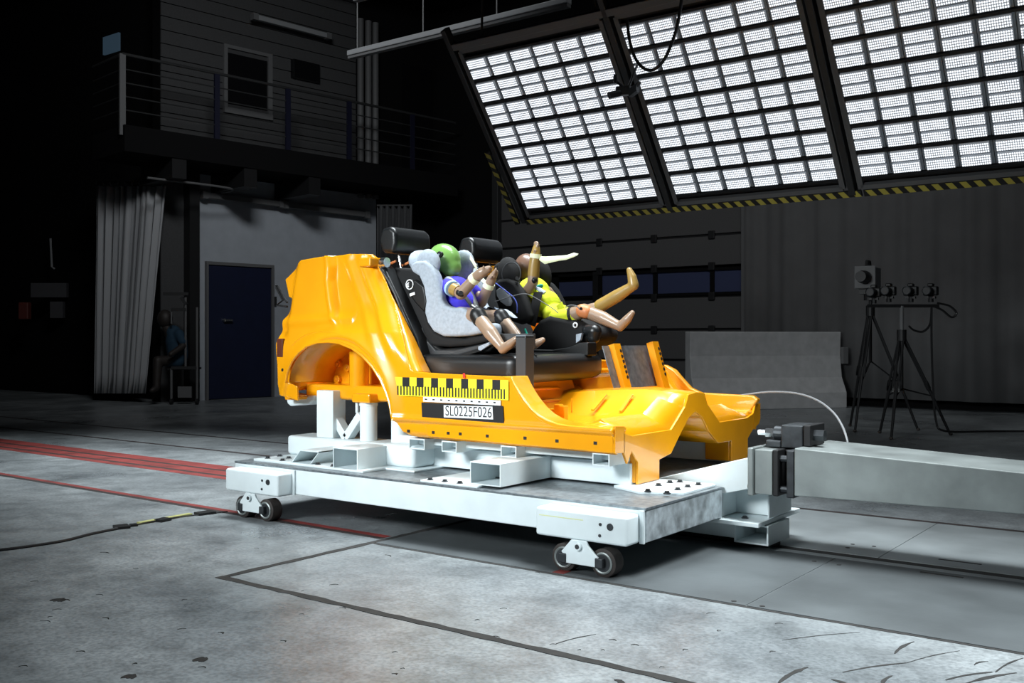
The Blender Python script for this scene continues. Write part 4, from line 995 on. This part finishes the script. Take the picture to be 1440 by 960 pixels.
# head wings (blobs)
def headwing(u, v, y, r, par, m, rot=-.35, name='head_wing'):
    q = B(); q.ell(P(u, v, y=y), r, Matrix.Rotation(rot, 3, 'Y'), 20); return q.build(name, m, par, smooth=True)
headwing(603, 369, .57, (.088, .040, .078), cs1, 'grey_fabric', .5)
headwing(650, 373, .86, (.088, .045, .098), cs1, 'grey_fabric', .6)
q = B(); q.ell(P(600, 372, y=.72), (.05, .15, .10), Matrix.Rotation(-.5, 3, 'Y'), 18); q.build('head_pad', 'grey_fabric', cs1, smooth=True)
# black outer shell
BS = [(543, 378), (552, 376), (578, 377), (588, 386), (595, 402), (598, 422), (598, 442), (602, 456), (610, 467), (622, 474), (650, 476), (684, 470), (690, 474), (686, 480), (660, 486), (630, 488), (600, 486), (588, 470), (580, 448), (572, 430), (566, 412), (562, 404)]
q = B(); wing(q, BS, .525, .40); q.build('outer_shell', 'black_fabric', cs1, bevel=.02, seg=3, smooth=True)
q = B(); wing(q, [(571, 398), (583, 392), (596, 402), (600, 424), (596, 440), (582, 425), (574, 412)], .505, .03); q.build('side_guard', 'black_plastic', cs1, bevel=.02, seg=3, smooth=True)
BASE = [(588, 450), (598, 470), (606, 482), (620, 490), (650, 488), (690, 480), (696, 486), (688, 494), (650, 503), (615, 512), (596, 514), (590, 495), (585, 470)]
q = B(); wing(q, BASE, .53, .36); q.build('base', 'black_plastic', cs1, bevel=.015, seg=3, smooth=True)
q = B(); wing(q, [(592, 458), (600, 478), (612, 492), (640, 492), (676, 484), (690, 480), (692, 485), (660, 495), (620, 506), (604, 505), (594, 490)], .515, .02); q.build('base_trim', 'grey_plastic', cs1, bevel=.008, smooth=True)
q = B(); wing(q, [(672, 487), (687, 481), (688, 485), (676, 493), (672, 492)], .505, .02); q.build('release_lever', 'grey_fabric', cs1, bevel=.004)
q = B(); wing(q, [(600, 512), (640, 500), (676, 490), (678, 493), (640, 504), (606, 514)], .51, .02); q.build('belt', 'black_plastic', cs1)
p = P(604, 511, y=.50); q = B(); q.ring(p, (0, 1, 0), .012, .004, 12, 6); q.build('belt_ring', 'bright_steel', cs1)
# round emblem and small maker label
p = P(576, 400, y=.50)
q = B(); q.ring(p, (0, 1, 0), .028, .0035, 24, 6)
q.bar(p+Vector((-.026, 0, .0)), p+Vector((-.004, 0, .012)), .003, .006); q.bar(p+Vector((-.026, 0, -.004)), p+Vector((-.004, 0, -.002)), .003, .006); q.bar(p+Vector((-.022, 0, -.012)), p+Vector((-.004, 0, -.012)), .003, .006)
q.build('emblem', 'print_white', cs1)
p = P(580, 413.5, y=.50); q = B(); q.obox(p, (.020, 0, .005), (0, .002, 0), (-.002, 0, .008)); q.build('maker_label', 'print_white', cs1)

# ================================================================== DUMMY helpers
def limb(q, pix, rad): return q.caps([P(u, v, y=y) for u, v, y in pix], rad, 14)
def foot(q, heel, toe, r0, r1): return q.caps([heel, heel.lerp(toe, .5), toe], [r0, (r0+r1)/2, r1], 14)
d1 = thing('crash_dummy', 'child crash dummy with glossy green head and blue shirt', 'crash dummy', (-1.45, .72, 1.1))
hd = P(627, 366, y=.71)
q = B(); q.ell(hd+Vector((-.01, 0, .012)), (.110, .085, .090), Matrix.Rotation(.35, 3, 'Y'), 20); q.ell(hd+Vector((.045, 0, -.045)), (.058, .062, .066), Matrix.Rotation(.3, 3, 'Y'), 18); q.ell(hd+Vector((.05, 0, .0)), (.035, .045, .06), None, 14)
hobj = q.build('head', 'green_head', d1, smooth=True, remesh=.007, sm=12)
p = P(618.5, 358, y=.63); q = B(); q.cyl(p+Vector((0, -.006, 0)), p+Vector((0, .02, 0)), .020, 16); ear = q.build('ear_bolt', 'black_plastic', d1); q = B(); q.cyl(p+Vector((0, -.010, 0)), p+Vector((0, 0, 0)), .007, 10); q.build('bolt_head', 'bright_steel', ear)
q = B(); q.caps([hd+Vector((-.015, 0, -.07)), hd+Vector((-.0, 0, -.13))], .035); q.build('neck', 'black_plastic', d1, smooth=True)
# body: one continuous mesh of torso, arms, legs
q = B()
sh_n, sh_f = P(628, 402, y=.60), P(664, 407, y=.84)
q.ell(P(640, 408, y=.71), (.075, .125, .09), Matrix.Rotation(-.3, 3, 'Y')); q.ell(P(645, 428, y=.71), (.08, .115, .09), Matrix.Rotation(-.3, 3, 'Y')); q.ell(P(650, 444, y=.71), (.09, .115, .065))
limb(q, [(628, 402, .595), (646, 411, .56)], [.036, .032]); limb(q, [(648, 413, .56), (669, 390, .57)], [.036, .030])
limb(q, [(669, 390, .57), (678, 383, .57), (687, 378, .58)], [.030, .031, .020])
limb(q, [(664, 407, .84), (678, 424, .85)], [.036, .032]); limb(q, [(677, 424, .85), (688, 400, .82)], [.036, .030]); limb(q, [(688, 400, .82), (692, 391, .815), (697, 383, .81)], [.03, .028, .018])
limb(q, [(648, 444, .63), (672, 444, .52)], [.055, .043]); limb(q, [(672, 445, .52), (690, 468, .475), (707, 490, .465)], [.040, .041, .025])
limb(q, [(707, 491, .465), (717, 484, .462), (726, 476, .46)], [.027, .026, .016])
limb(q, [(665, 448, .80), (705, 446, .79)], [.055, .045]); limb(q, [(705, 447, .79), (722, 470, .785), (738, 490, .78)], [.040, .042, .026])
limb(q, [(738, 491, .78), (752, 484, .78), (763, 478, .78)], [.028, .027, .017])
for k in range(4):      # stubby separate fingers
    a = P(685, 377.5+k*1.1, y=.565+.011*k); q.caps([a, a+Vector((.022, 0, .008-.006*k))], [.007, .006], 8)
    a = P(695, 385-k*.6, y=.79+.012*k); q.caps([a, a+Vector((.012, 0, .026))], [.007, .006], 8)
a = P(679, 381, y=.555); q.caps([a, a+Vector((.012, -.008, .028))], [.008, .006], 8)
a = P(690, 391, y=.78); q.caps([a, a+Vector((.022, -.012, .014))], [.008, .006], 8)
q.build('body', 'dummy_skin', d1, smooth=True, remesh=.006, sm=4)
q = B(); q.ell(P(641, 410, y=.71), (.085, .135, .097), Matrix.Rotation(-.3, 3, 'Y')); q.ell(P(647, 428, y=.71), (.092, .127, .095), Matrix.Rotation(-.3, 3, 'Y')); q.caps([P(630, 402, y=.60), P(634, 405, y=.578)], [.046, .044]); q.caps([P(662, 407, y=.82), P(667, 411, y=.845)], [.046, .044])
q.build('shirt', 'blue_shirt', d1, smooth=True, remesh=.006, sm=4)
q = B(); q.tube([P(634.5, 405, y=.574), P(637, 406.3, y=.565)], .047, 16); q.build('sleeve_cuff', 'light_blue', d1, smooth=True)
q = B(); q.ell(P(648, 412, y=.553), (.034, .03, .03)); q.build('elbow_joint', 'black_plastic', d1, smooth=True); q = B(); q.cyl(P(648, 412, y=.525), P(648, 412, y=.56), .014, 10); q.build('elbow_bolt', 'bright_steel', d1)
q = B(); q.ell(P(632, 405, y=.575), (.01, .01, .01)); q.bm.free()
q = B(); q.tube([P(637, 406.3, y=.567), P(644, 409.5, y=.562)], [.0375, .0345], 16); q.build('upper_arm_cover', 'dummy_ochre', d1, smooth=True)
q = B(); q.tube([P(664.5, 394.5, y=.57), P(669.5, 389.5, y=.57)], .0345, 16); q.build('wrist_tape', 'tape_cream', d1, smooth=True)
q = B(); q.tube([P(686, 404.5, y=.823), P(688.5, 398.5, y=.82)], .0345, 16); q.build('wrist_tape', 'tape_cream', d1, smooth=True)
def ribbon(pix, wd, m, par, y, name='tape_tail'):
    q = B(); pts = [P(u, v, y=y) for u, v in pix]
    for i in range(len(pts)-1):
        a, c = pts[i], pts[i+1]; q.poly([a+Vector((0, 0, -wd)), c+Vector((0, 0, -wd)), c+Vector((0, .004, wd)), a+Vector((0, .004, wd))])
    bmesh.ops.remove_doubles(q.bm, verts=q.bm.verts[:], dist=.0005); return q.build(name, m, par, solid=.003, smooth=True)
ribbon([(661, 362), (664, 366), (667, 371), (670, 377)], .013, 'tape_cream', d1, .72)
ribbon([(673, 386), (677, 392), (682, 397), (688, 399)], .014, 'tape_cream', d1, .80)
for (u, v, y) in ((672, 443, .515), (704, 445, .79)):
    q = B(); q.caps([P(u, v, y=y), P(u+3.5, v+6, y=y)], [.048, .047]); q.build('knee_joint', 'black_plastic', d1, smooth=True); q = B(); q.ell(P(u+1, v-4, y=y-.0), (.026, .028, .015)); q.build('knee_cap', 'orange_skin', d1, smooth=True)
    q = B(); q.tube([P(u+4.5, v-3, y=y-.008), P(u+20, v+16, y=y-.012), P(u+33, v+36, y=y-.01)], .005, 6, sub=3); q.build('sensor_wire', 'print_white', d1)
# harness
q = B()
for (pp) in ([(628, 394, .66), (638, 398, .60), (650, 412, .60), (662, 428, .62), (668, 438, .66)], [(650, 396, .80), (660, 408, .76), (668, 424, .74), (672, 438, .72)]):
    pts = [P(u, v, y=y) for u, v, y in pp]
    q.tube(pts, .017, 8, sub=4, flat=.3)
q.build('harness', 'grey_plastic', d1, smooth=True)
q = B(); q.caps([P(630, 394, y=.64), P(642, 402, y=.59)], [.024, .022]); q.build('harness_pad', 'grey_fabric', d1, smooth=True)
q = B(); q.ell(P(668, 436, y=.64), (.04, .03, .035)); q.ell(P(662, 441, y=.60), (.03, .03, .02)); q.build('buckle', 'black_plastic', d1, smooth=True)
q = B(); q.bar(P(664, 428, y=.60), P(677, 438, y=.62), .02, .008); q.build('buckle_tongue', 'bright_steel', d1)
q = B(); q.caps([P(655, 441, y=.60), P(667, 439, y=.60)], .022); q.build('shorts_hem', 'light_blue', d1, smooth=True)

# ================================================================== CHILD SEAT 2 (black)
cs2 = thing('child_seat', 'all black child seat holding the dummy in yellow shirt', 'child seat', (-1.3, 1.5, .97))
def blob(name, m, par, fn, vox=.008, sm=6):
    q = B(); fn(q); return q.build(name, m, par, smooth=True, remesh=vox, sm=sm)
q = B(); q.ell(P(716, 383, y=1.32), (.085, .05, .105), Matrix.Rotation(-.35, 3, 'Y'), 20); q.build('head_wing', 'black_fabric', cs2, smooth=True)
q = B(); q.ell(P(761, 385, y=1.66), (.075, .05, .11), Matrix.Rotation(-.35, 3, 'Y'), 20); q.build('head_wing', 'black_fabric', cs2, smooth=True)
q = B(); q.ring(P(719, 385, y=1.275), (0, 1, 0), .075, .004, 24, 6); q.build('wing_piping', 'grey_plastic', cs2)
q = B(); q.cyl(P(727, 391, y=1.268), P(727, 391, y=1.29), .012, 12); q.build('wing_button', 'bright_steel', cs2)
q = B(); pb0, pb1 = P(756, 452, y=1.5), P(722, 372, y=1.5); q.obox((pb0+pb1)/2, (pb1-pb0)*.5, (0, .2, 0), Vector((pb1.z-pb0.z, 0, pb0.x-pb1.x)).normalized()*.04); q.build('back_shell', 'black_fabric', cs2, bevel=.03, seg=3, smooth=True)
W2 = [(694, 398), (700, 392), (712, 390), (723, 396), (732, 408), (740, 424), (746, 442), (744, 452), (730, 456), (712, 450), (700, 436), (694, 418)]
q = B(); q.prism([P(u, v, y=1.26) for u, v in W2], (0, .07, 0)); q.build('side_wing', 'black_fabric', cs2, bevel=.028, seg=4, smooth=True)
q = B(); q.prism([P(u, v, y=1.245) for u, v in ((697, 408), (702, 404), (708, 406), (715, 414), (719, 424), (717, 430), (711, 430), (703, 424), (698, 416))], (0, .02, 0)); q.build('wing_inlay', mat('inlay_grey', (.62, .66, .72), .6), cs2, bevel=.008, smooth=True)
W3 = [(764, 396), (772, 396), (782, 408), (790, 424), (795, 442), (790, 450), (776, 440)]
q = B(); q.prism([P(u, v, y=1.70) for u, v in W3], (0, .06, 0)); q.build('side_wing', 'black_fabric', cs2, bevel=.024, seg=4, smooth=True)
q = B(); q.prism([P(u, v, y=1.34) for u, v in ((748, 462), (757, 450), (772, 443), (790, 446), (806, 450), (824, 460), (830, 470), (824, 480), (812, 488), (795, 497), (760, 497), (742, 490), (742, 475))], (0, .38, 0)); q.build('seat_shell', 'black_fabric', cs2, bevel=.035, seg=4, smooth=True)
q = B(); q.caps([P(826, 464, y=1.36), P(836, 466, y=1.36), P(835, 474, y=1.36)], [.035, .045, .04]); q.build('armrest_end', 'black_leather', cs2, smooth=True)
q = B(); q.prism([P(u, v, y=1.22) for u, v in ((745, 491), (775, 492), (800, 488), (815, 482), (827, 481), (827, 500), (800, 502), (750, 504))], (0, .10, 0)); q.build('base_rim', 'black_plastic', cs2, bevel=.008, smooth=True)
p = P(809, 457, y=1.33); q = B(); q.ring(p, (0, 1, 0), .014, .005, 16, 6); q.build('emblem', 'print_white', cs2)
q = B(); q.prism([P(u, v, y=1.30) for u, v in ((810, 470), (818, 468), (816, 478), (810, 482))], (0, .02, 0)); q.build('label_tag', 'grey_fabric', cs2)
q = B(); q.bar(P(757, 408, y=1.34), P(757, 452, y=1.30), .05, .006, up=(0, 1, 0)); q.bm.free()
# ================================================================== DUMMY 2
d2 = thing('crash_dummy', 'child crash dummy with brown head, yellow shirt and kicked-up legs', 'crash dummy', (-1.35, 1.5, 1.1))
hd = P(741, 378, y=1.52)
q = B(); q.ell(hd, (.088, .085, .105), Matrix.Rotation(-.15, 3, 'Y'), 20); q.ell(hd+Vector((.03, 0, -.045)), (.06, .065, .07)); q.ell(hd+Vector((.09, 0, -.02)), (.016, .014, .02), None, 10); q.build('head', 'dummy_head_brown', d2, smooth=True, remesh=.007, sm=8)
q = B()
q.ell(P(752, 410, y=1.5), (.075, .125, .085), Matrix.Rotation(-.5, 3, 'Y')); q.ell(P(766, 428, y=1.5), (.08, .115, .085), Matrix.Rotation(-.5, 3, 'Y')); q.ell(P(783, 444, y=1.5), (.09, .115, .065))
limb(q, [(741, 411, 1.36), (748, 400, 1.34), (750, 395, 1.33)], [.040, .034, .034]); limb(q, [(749, 394, 1.33), (752, 372, 1.33), (754, 352, 1.33), (755, 344, 1.33)], [.036, .034, .026, .016])
limb(q, [(770, 410, 1.64), (784, 428, 1.66), (790, 440, 1.62)], [.038, .034, .03])
limb(q, [(786, 446, 1.42), (808, 442, 1.40), (822, 436, 1.40)], [.058, .05, .042]); limb(q, [(822, 437, 1.40), (848, 447, 1.40), (872, 459, 1.40)], [.042, .042, .028])
limb(q, [(872, 459, 1.40), (882, 449, 1.40), (889, 440, 1.40)], [.030, .028, .018])
limb(q, [(800, 446, 1.60), (838, 434, 1.60)], [.055, .042])
for k in range(4): a = P(751.5+k*1.6, 346, y=1.32); q.caps([a, a+Vector((.0, 0, .03-.004*abs(k-1.5)))], [.0075, .006], 8)
a = P(751, 356, y=1.31); q.caps([a, a+Vector((.02, -.02, .02))], [.008, .006], 8)
q.build('body', 'dummy_skin', d2, smooth=True, remesh=.006, sm=4)
q = B(); limb(q, [(844, 430, 1.60), (868, 416, 1.60), (890, 402, 1.60)], [.043, .042, .030]); limb(q, [(891, 401, 1.60), (889, 390, 1.60), (885, 380, 1.60)], [.034, .030, .020]); q.build('lower_leg', 'dummy_ochre', d2, smooth=True, remesh=.006, sm=4)
q = B(); q.tube([P(749.8, 388, y=1.33), P(751.5, 372, y=1.33), P(753.6, 354, y=1.33), P(754.5, 345, y=1.33)], [.0375, .0365, .029, .018], 16, sub=3); q.ell(P(754.6, 344.5, y=1.33), (.018, .018, .016)); q.build('forearm_cover', 'dummy_ochre', d2, smooth=True)
q = B(); q.tube([P(753, 363, y=1.33), P(753.8, 357, y=1.33)], .0385, 16); q.build('wrist_tape', 'tape_cream', d2, smooth=True)
q = B(); pts = [(758, 363), (766, 366), (776, 364.5), (786, 363), (796, 362), (806, 358.5), (812, 358)]; wds = [.012, .024, .020, .016, .015, .014, .006]
P3 = [P(u, v, y=1.32+.02*math.sin(i)) for i, (u, v) in enumerate(pts)]
lo = [q.bm.verts.new(p-Vector((0, 0, w_))) for p, w_ in zip(P3, wds)]; hi = [q.bm.verts.new(p+Vector((0, .01, w_))) for p, w_ in zip(P3, wds)]
for i in range(len(P3)-1): q.bm.faces.new((lo[i], lo[i+1], hi[i+1], hi[i]))
q.build('tape_tail', 'tape_cream', d2, solid=.002, smooth=True)
q = B(); q.ell(P(751, 394, y=1.315), (.022, .018, .022)); q.build('elbow_joint', 'black_plastic', d2, smooth=True)
q = B(); q.caps([P(819, 437, y=1.385), P(825, 438.5, y=1.385)], [.044, .043]); q.build('knee_cap', 'orange_skin', d2, smooth=True); q = B(); q.cyl(P(817, 433.5, y=1.335), P(817, 433.5, y=1.36), .009, 10); q.build('knee_bolt', 'black_plastic', d2)
q = B(); q.ell(P(751, 409, y=1.49), (.088, .138, .095), Matrix.Rotation(-.5, 3, 'Y')); q.ell(P(766, 427, y=1.49), (.095, .128, .092), Matrix.Rotation(-.5, 3, 'Y')); q.ell(P(782, 441, y=1.48), (.085, .125, .062), Matrix.Rotation(-.3, 3, 'Y')); q.caps([P(745, 412, y=1.38), P(742, 412, y=1.37)], [.05, .046])
q.build('shirt', 'yellow_shirt', d2, smooth=True, remesh=.006, sm=4)
q = B(); q.caps([P(784, 447, y=1.42), P(806, 444, y=1.405)], [.066, .057]); q.build('shorts', 'yellow_shirt', d2, smooth=True); q = B(); q.tube([P(804.5, 444, y=1.405), P(808, 443, y=1.405)], .0605, 18); q.build('shorts_hem', 'print_black', d2)
q = B(); q.prism([P(u, v, y=1.38) for u, v in ((782, 430), (790, 424), (795, 436), (786, 438))], (0, .004, 0)); q.build('shirt_flap', 'yellow_shirt', d2)
# dark shirt number and belts
q = B(); c = [P(u, v, y=1.335) for u, v in ((739, 422), (741, 418.5), (744, 419), (744.5, 423), (742, 427), (744, 430))]; q.tube(c, .007, 8, sub=4); q.build('shirt_number', 'print_black', d2)
q = B(); q.tube([P(u, v, y=y) for u, v, y in ((757, 411, 1.34), (754, 424, 1.31), (751, 440, 1.305), (747, 457, 1.31))], .032, 8, sub=3, flat=.25); q.build('belt', 'black_fabric', d2, smooth=True)
q = B(); q.tube([P(u, v, y=y) for u, v, y in ((752, 401, 1.40), (760, 408, 1.375), (766, 412, 1.38))], .022, 8, sub=3, flat=.5); q.build('shoulder_pad', 'grey_fabric', d2, smooth=True)
q = B(); q.caps([P(752, 405, y=1.38), P(761, 402, y=1.40)], .014); q.build('belt_guide', 'teal', d2, smooth=True)
q = B(); q.tube([P(u, v, y=1.34) for u, v in ((795, 432), (802, 429), (810, 430), (816, 435))], .004, 6, sub=4); q.build('sensor_wire', 'frame_grey', d2)
q = B(); q.tube([P(u, v, y=1.25) for u, v in ((697, 398), (710, 408), (722, 418), (727, 428), (727, 440))], .004, 6, sub=4); tag(q.build('blue_sensor_cable', mat('cable_blue', (.10, .14, .55), .5)), 'thin blue cable hanging beside the black side wing', 'cable')
q = B(); q.tube([P(u, v, y=1.22) for u, v in ((696, 424), (715, 418), (735, 413), (748, 416), (775, 432), (785, 440))], .003, 6, sub=4); tag(q.build('sensor_cable', 'frame_grey'), 'thin grey cable across the black child seat and yellow shirt', 'cable')
q = B(); q.tube([P(u, v, y=1.15) for u, v in ((738, 462), (741, 470), (747, 482), (752, 488))], .007, 6, sub=3); tag(q.build('green_strap', 'teal'), 'short green strap beside the steel post', 'strap')

# ================================================================== BACKGROUND OBJECTS RIGHT
# concrete barrier
a, c = P(975, 577, z=0), P(1188, 573, z=0); d_ = (c-a).normalized(); n_ = Vector((d_.y, -d_.x, 0))
if n_.dot(CAM-a) < 0: n_ = -n_
hb = 1.165
prof = [(.0, 0), (.06, .0), (.06, .24), (-.07, .47), (-.12, .80), (-.10, hb), (-.30, hb), (-.30, 0)]
bar_ = thing('concrete_barrier', 'pale grey concrete barrier standing before the backdrop', 'barrier', tuple((a+c)/2))
q = B(); q.prism([a+n_*o_+Vector((0, 0, z)) for o_, z in prof], c-a); q.build('barrier_body', 'concrete_light', bar_, bevel=.012)
q = B(); q.obox(c+d_*.05+n_*-.1+Vector((0, 0, .80)), d_*.05, n_*.05, (0, 0, .13)); q.build('end_hook', 'frame_grey', bar_, bevel=.01)
# tripods
def tripod(base, apex, feet, label):
    t = thing('camera_tripod', label, 'tripod', tuple(base))
    hub = Vector(apex)
    q = B(); q.cyl(hub-Vector((0, 0, .10)), hub+Vector((0, 0, .02)), .05, 14); q.build('hub', 'black_metal', t)
    for f_ in feet:
        f_ = Vector(f_); m_ = hub.lerp(f_, .52); r_ = (f_-hub).normalized()
        sd = r_.cross(Vector((0, 0, 1))).normalized()*.022
        q = B(); q.tube([hub-Vector((0, 0, .03))+sd, m_+sd], .013, 8); q.tube([hub-Vector((0, 0, .03))-sd, m_-sd], .013, 8); q.tube([m_-r_*.05, f_], [.02, .014], 8)
        lg = q.build('leg', 'black_metal', t)
        q = B(); q.obox(m_, r_*.04, sd*1.8, Vector((0, 0, .02))); q.build('clamp', 'black_plastic', lg)
        q = B(); q.ell(f_+Vector((0, 0, .016)), (.022, .022, .016)); q.build('rubber_foot', 'rubber', lg)
        q = B(); q.tube([Vector((hub.x, hub.y, hub.z-.62)), hub.lerp(f_, .62)], .009, 6); q.build('brace', 'black_metal', t)
    q = B(); q.cyl(hub-Vector((0, 0, .64)), hub+Vector((0, 0, .12)), .018, 12); q.build('centre_column', 'black_metal', t)
    return t, hub
f1 = [P(1237, 609, z=0), P(1253, 618, z=0), P(1337, 612, z=0)]
b1 = (f1[0]+f1[1]+f1[2])/3; dd = P(1270, 470, z=0) if False else None
depth1 = (b1-CAM).dot(fwd)
ap1 = P(1268, 466, d=depth1)
t1, hub1 = tripod(b1, ap1, f1+[P(1300, 600, z=0)] if False else f1, 'black tripod carrying a crossbar with four cameras')
q = B(); rr = Vector((CC, SS, 0)); z_ = P(1268, 430, d=depth1).z; ctr = Vector((ap1.x, ap1.y, z_))
q.cyl(Vector((ap1.x, ap1.y, hub1.z)), ctr, .022, 10); q.build('head_column', 'frame_grey', t1); q = B(); sc_ = depth1/FPX; q.bar(ctr-rr*48*sc_, ctr+rr*52*sc_, .03, .035); q.build('crossbar', 'black_metal', t1)
def photo_cam(p, label, big=False):
    t = thing('camera', label, 'camera', tuple(p), None if big else 'cameras on the crossbar')
    look = (Vector((-.9, .9, .9))-p); look.z = 0; look.normalize(); sd = look.cross(Vector((0, 0, 1)))
    if not big:
        q = B(); q.obox(p+Vector((0, 0, .10)), sd*.075, look*.035, (0, 0, .05)); q.build('body', 'black_plastic', t, bevel=.012)
        q = B(); q.obox(p+Vector((0, 0, .165)), sd*.03, look*.035, (0, 0, .018)); q.build('viewfinder', 'black_plastic', t, bevel=.01)
        q = B(); q.tube([p+Vector((0, 0, .10))+look*.03, p+Vector((0, 0, .10))+look*.15], [.042, .047], 18); q.build('lens', 'black_metal', t)
        q = B(); q.cyl(p-Vector((0, 0, .02)), p+Vector((0, 0, .05)), .028, 12); q.obox(p+Vector((0, 0, .03)), sd*.05, look*.02, (0, 0, .012)); q.build('ball_head', 'black_metal', t)
        q = B(); q.ring(p+Vector((0, 0, .10))+look*.15, look, .043, .005, 18, 6); q.build('lens_rim', 'dark_steel', t)
    else:
        q = B(); q.obox(p+Vector((0, 0, .16)), sd*.11, look*.14, (0, 0, .12)); q.build('body', 'lamp_grey', t, bevel=.012)
        q = B(); q.obox(p+Vector((0, 0, .16))+look*.145, sd*.12, look*.01, (0, 0, .13)); q.build('front_plate', 'frame_grey', t, bevel=.01)
        q = B(); q.tube([p+Vector((0, 0, .16))+look*.15, p+Vector((0, 0, .16))+look*.24, p+Vector((0, 0, .16))+look*.34], [.075, .075, .06], 20); q.build('lens', 'black_metal', t)
        q = B(); q.tube([p+Vector((0, 0, .28))-look*.08, p+Vector((0, 0, .35))-look*.06, p+Vector((0, 0, .35))+look*.06, p+Vector((0, 0, .28))+look*.08], .018, 8); q.build('carry_handle', 'black_metal', t)
        q = B(); q.obox(p+Vector((0, 0, .0)), sd*.08, look*.10, (0, 0, .03)); q.cyl(p-Vector((0, 0, .1)), p, .05, 12); q.cyl(p, p-look*.25-Vector((0, 0, .08)), .012, 8); q.build('pan_head', 'black_metal', t)
    return t
for u, n in ((1250, 'second camera from left on the tripod crossbar'), (1281, 'third camera from left on the tripod crossbar'), (1309, 'rightmost black camera on the tripod crossbar')):
    photo_cam(P(u, 422, d=depth1), 'black '+n if 'black' not in n else n)
photo_cam(P(1229, 424, d=depth1), 'leftmost black camera, just below the large grey camera')
q = B(); q.tube([P(u, v, d=depth1) for u, v in ((1318, 426), (1335, 430), (1345, 440), (1338, 446), (1325, 436), (1312, 430))], .012, 6, sub=5); q.tube([P(u, v, d=depth1) for u, v in ((1310, 430), (1308, 455), (1298, 466), (1285, 464), (1278, 458))], .012, 6, sub=5); q.tube([P(u, v, d=depth1-.1) for u, v in ((1310, 432), (1310, 480), (1312, 540), (1316, 590), (1330, 606))]+[P(1400, 606, z=.015), P(1460, 606, z=.015)], .012, 6, sub=5)
tag(q.build('camera_cables', 'black_metal'), 'black cables hanging from the camera crossbar to the floor', 'cable')
d2_ = depth1+.7
base2 = P(1222, 600, d=d2_); base2.z = 0
rr = Vector((CC, SS, 0))
f2 = [base2-rr*.25-fwd*.25, base2+rr*.55-fwd*.05, base2-rr*.05+fwd*.5]
t2, hub2 = tripod(base2, P(1224, 432, d=d2_), f2, 'black tripod carrying the large grey camera')
photo_cam(P(1221, 410, d=d2_), 'large grey high-speed camera on the rear tripod', True)

# ================================================================== TROLLEY WITH DARK DUMMY, LEFT BACKGROUND
D_ = 16.0
def T(u, v, dz=0): return P(u, v, d=D_+dz)
zf = T(240, 565).z
tb = T(258, 565); tb.z = 0
tr = thing('wheeled_stand', 'thin steel trolley stand in front of the curtain edge', 'trolley', tuple(tb))
def post(u, v0, v1, r=.018, dz=0, m='frame_grey'):
    a, c = T(u, v0, dz), T(u, v1, dz); q = B(); q.cyl((a.x, a.y, max(.06, c.z)), a, r, 8); q.build('upright', m, tr)
post(261, 418, 515); post(277, 432, 566); post(277, 518, 566, .02, .5); post(241, 518, 566, .02); post(241, 435, 455, .014)
for (u0, v0, u1, v1) in ((230, 413, 265, 413), (241, 435, 262, 435), (241, 517, 277, 517), (255, 418, 262, 428)):
    q = B(); q.bar(T(u0, v0), T(u1, v1), .05, .05); q.build('crosspiece', 'frame_dark', tr)
a = T(241, 518); q = B(); q.obox((T(242, 518)+T(276, 518, .5))/2, rr*.20, fwd*.25, (0, 0, .015)); q.build('seat_board', 'black_metal', tr)
for u, dz in ((241, 0), (277, 0), (277, .5)):
    c = T(u, 560, dz); q = B(); q.cyl(Vector((c.x, c.y, .05))-rr*.02, Vector((c.x, c.y, .05))+rr*.02, .05, 14); q.build('castor', 'black_metal', tr)
q = B(); q.obox(T(260, 551, .1), rr*.11, fwd*.02, (0, 0, .09)); q.build('label_plate', 'frame_grey', tr)
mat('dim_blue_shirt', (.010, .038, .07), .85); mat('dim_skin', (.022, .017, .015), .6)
d3 = thing('crash_dummy', 'dark child dummy in blue shirt seated on the trolley', 'crash dummy', tuple(T(245, 515)))
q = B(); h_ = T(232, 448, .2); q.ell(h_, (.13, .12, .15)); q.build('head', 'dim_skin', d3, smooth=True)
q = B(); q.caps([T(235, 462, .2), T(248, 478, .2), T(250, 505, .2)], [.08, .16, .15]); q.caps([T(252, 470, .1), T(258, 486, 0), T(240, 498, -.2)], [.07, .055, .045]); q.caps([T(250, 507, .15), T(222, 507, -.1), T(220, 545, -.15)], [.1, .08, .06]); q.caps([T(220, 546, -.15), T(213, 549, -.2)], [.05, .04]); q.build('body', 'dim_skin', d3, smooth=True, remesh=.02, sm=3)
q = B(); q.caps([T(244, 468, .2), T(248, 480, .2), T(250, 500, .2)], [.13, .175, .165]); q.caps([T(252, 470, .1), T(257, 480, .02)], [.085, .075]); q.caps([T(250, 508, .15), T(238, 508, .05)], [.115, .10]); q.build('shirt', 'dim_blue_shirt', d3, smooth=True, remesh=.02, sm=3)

# ---------------------------------------------------------------- clean up helper data
for o in bpy.data.objects:
    if '_o' in o: del o['_o']
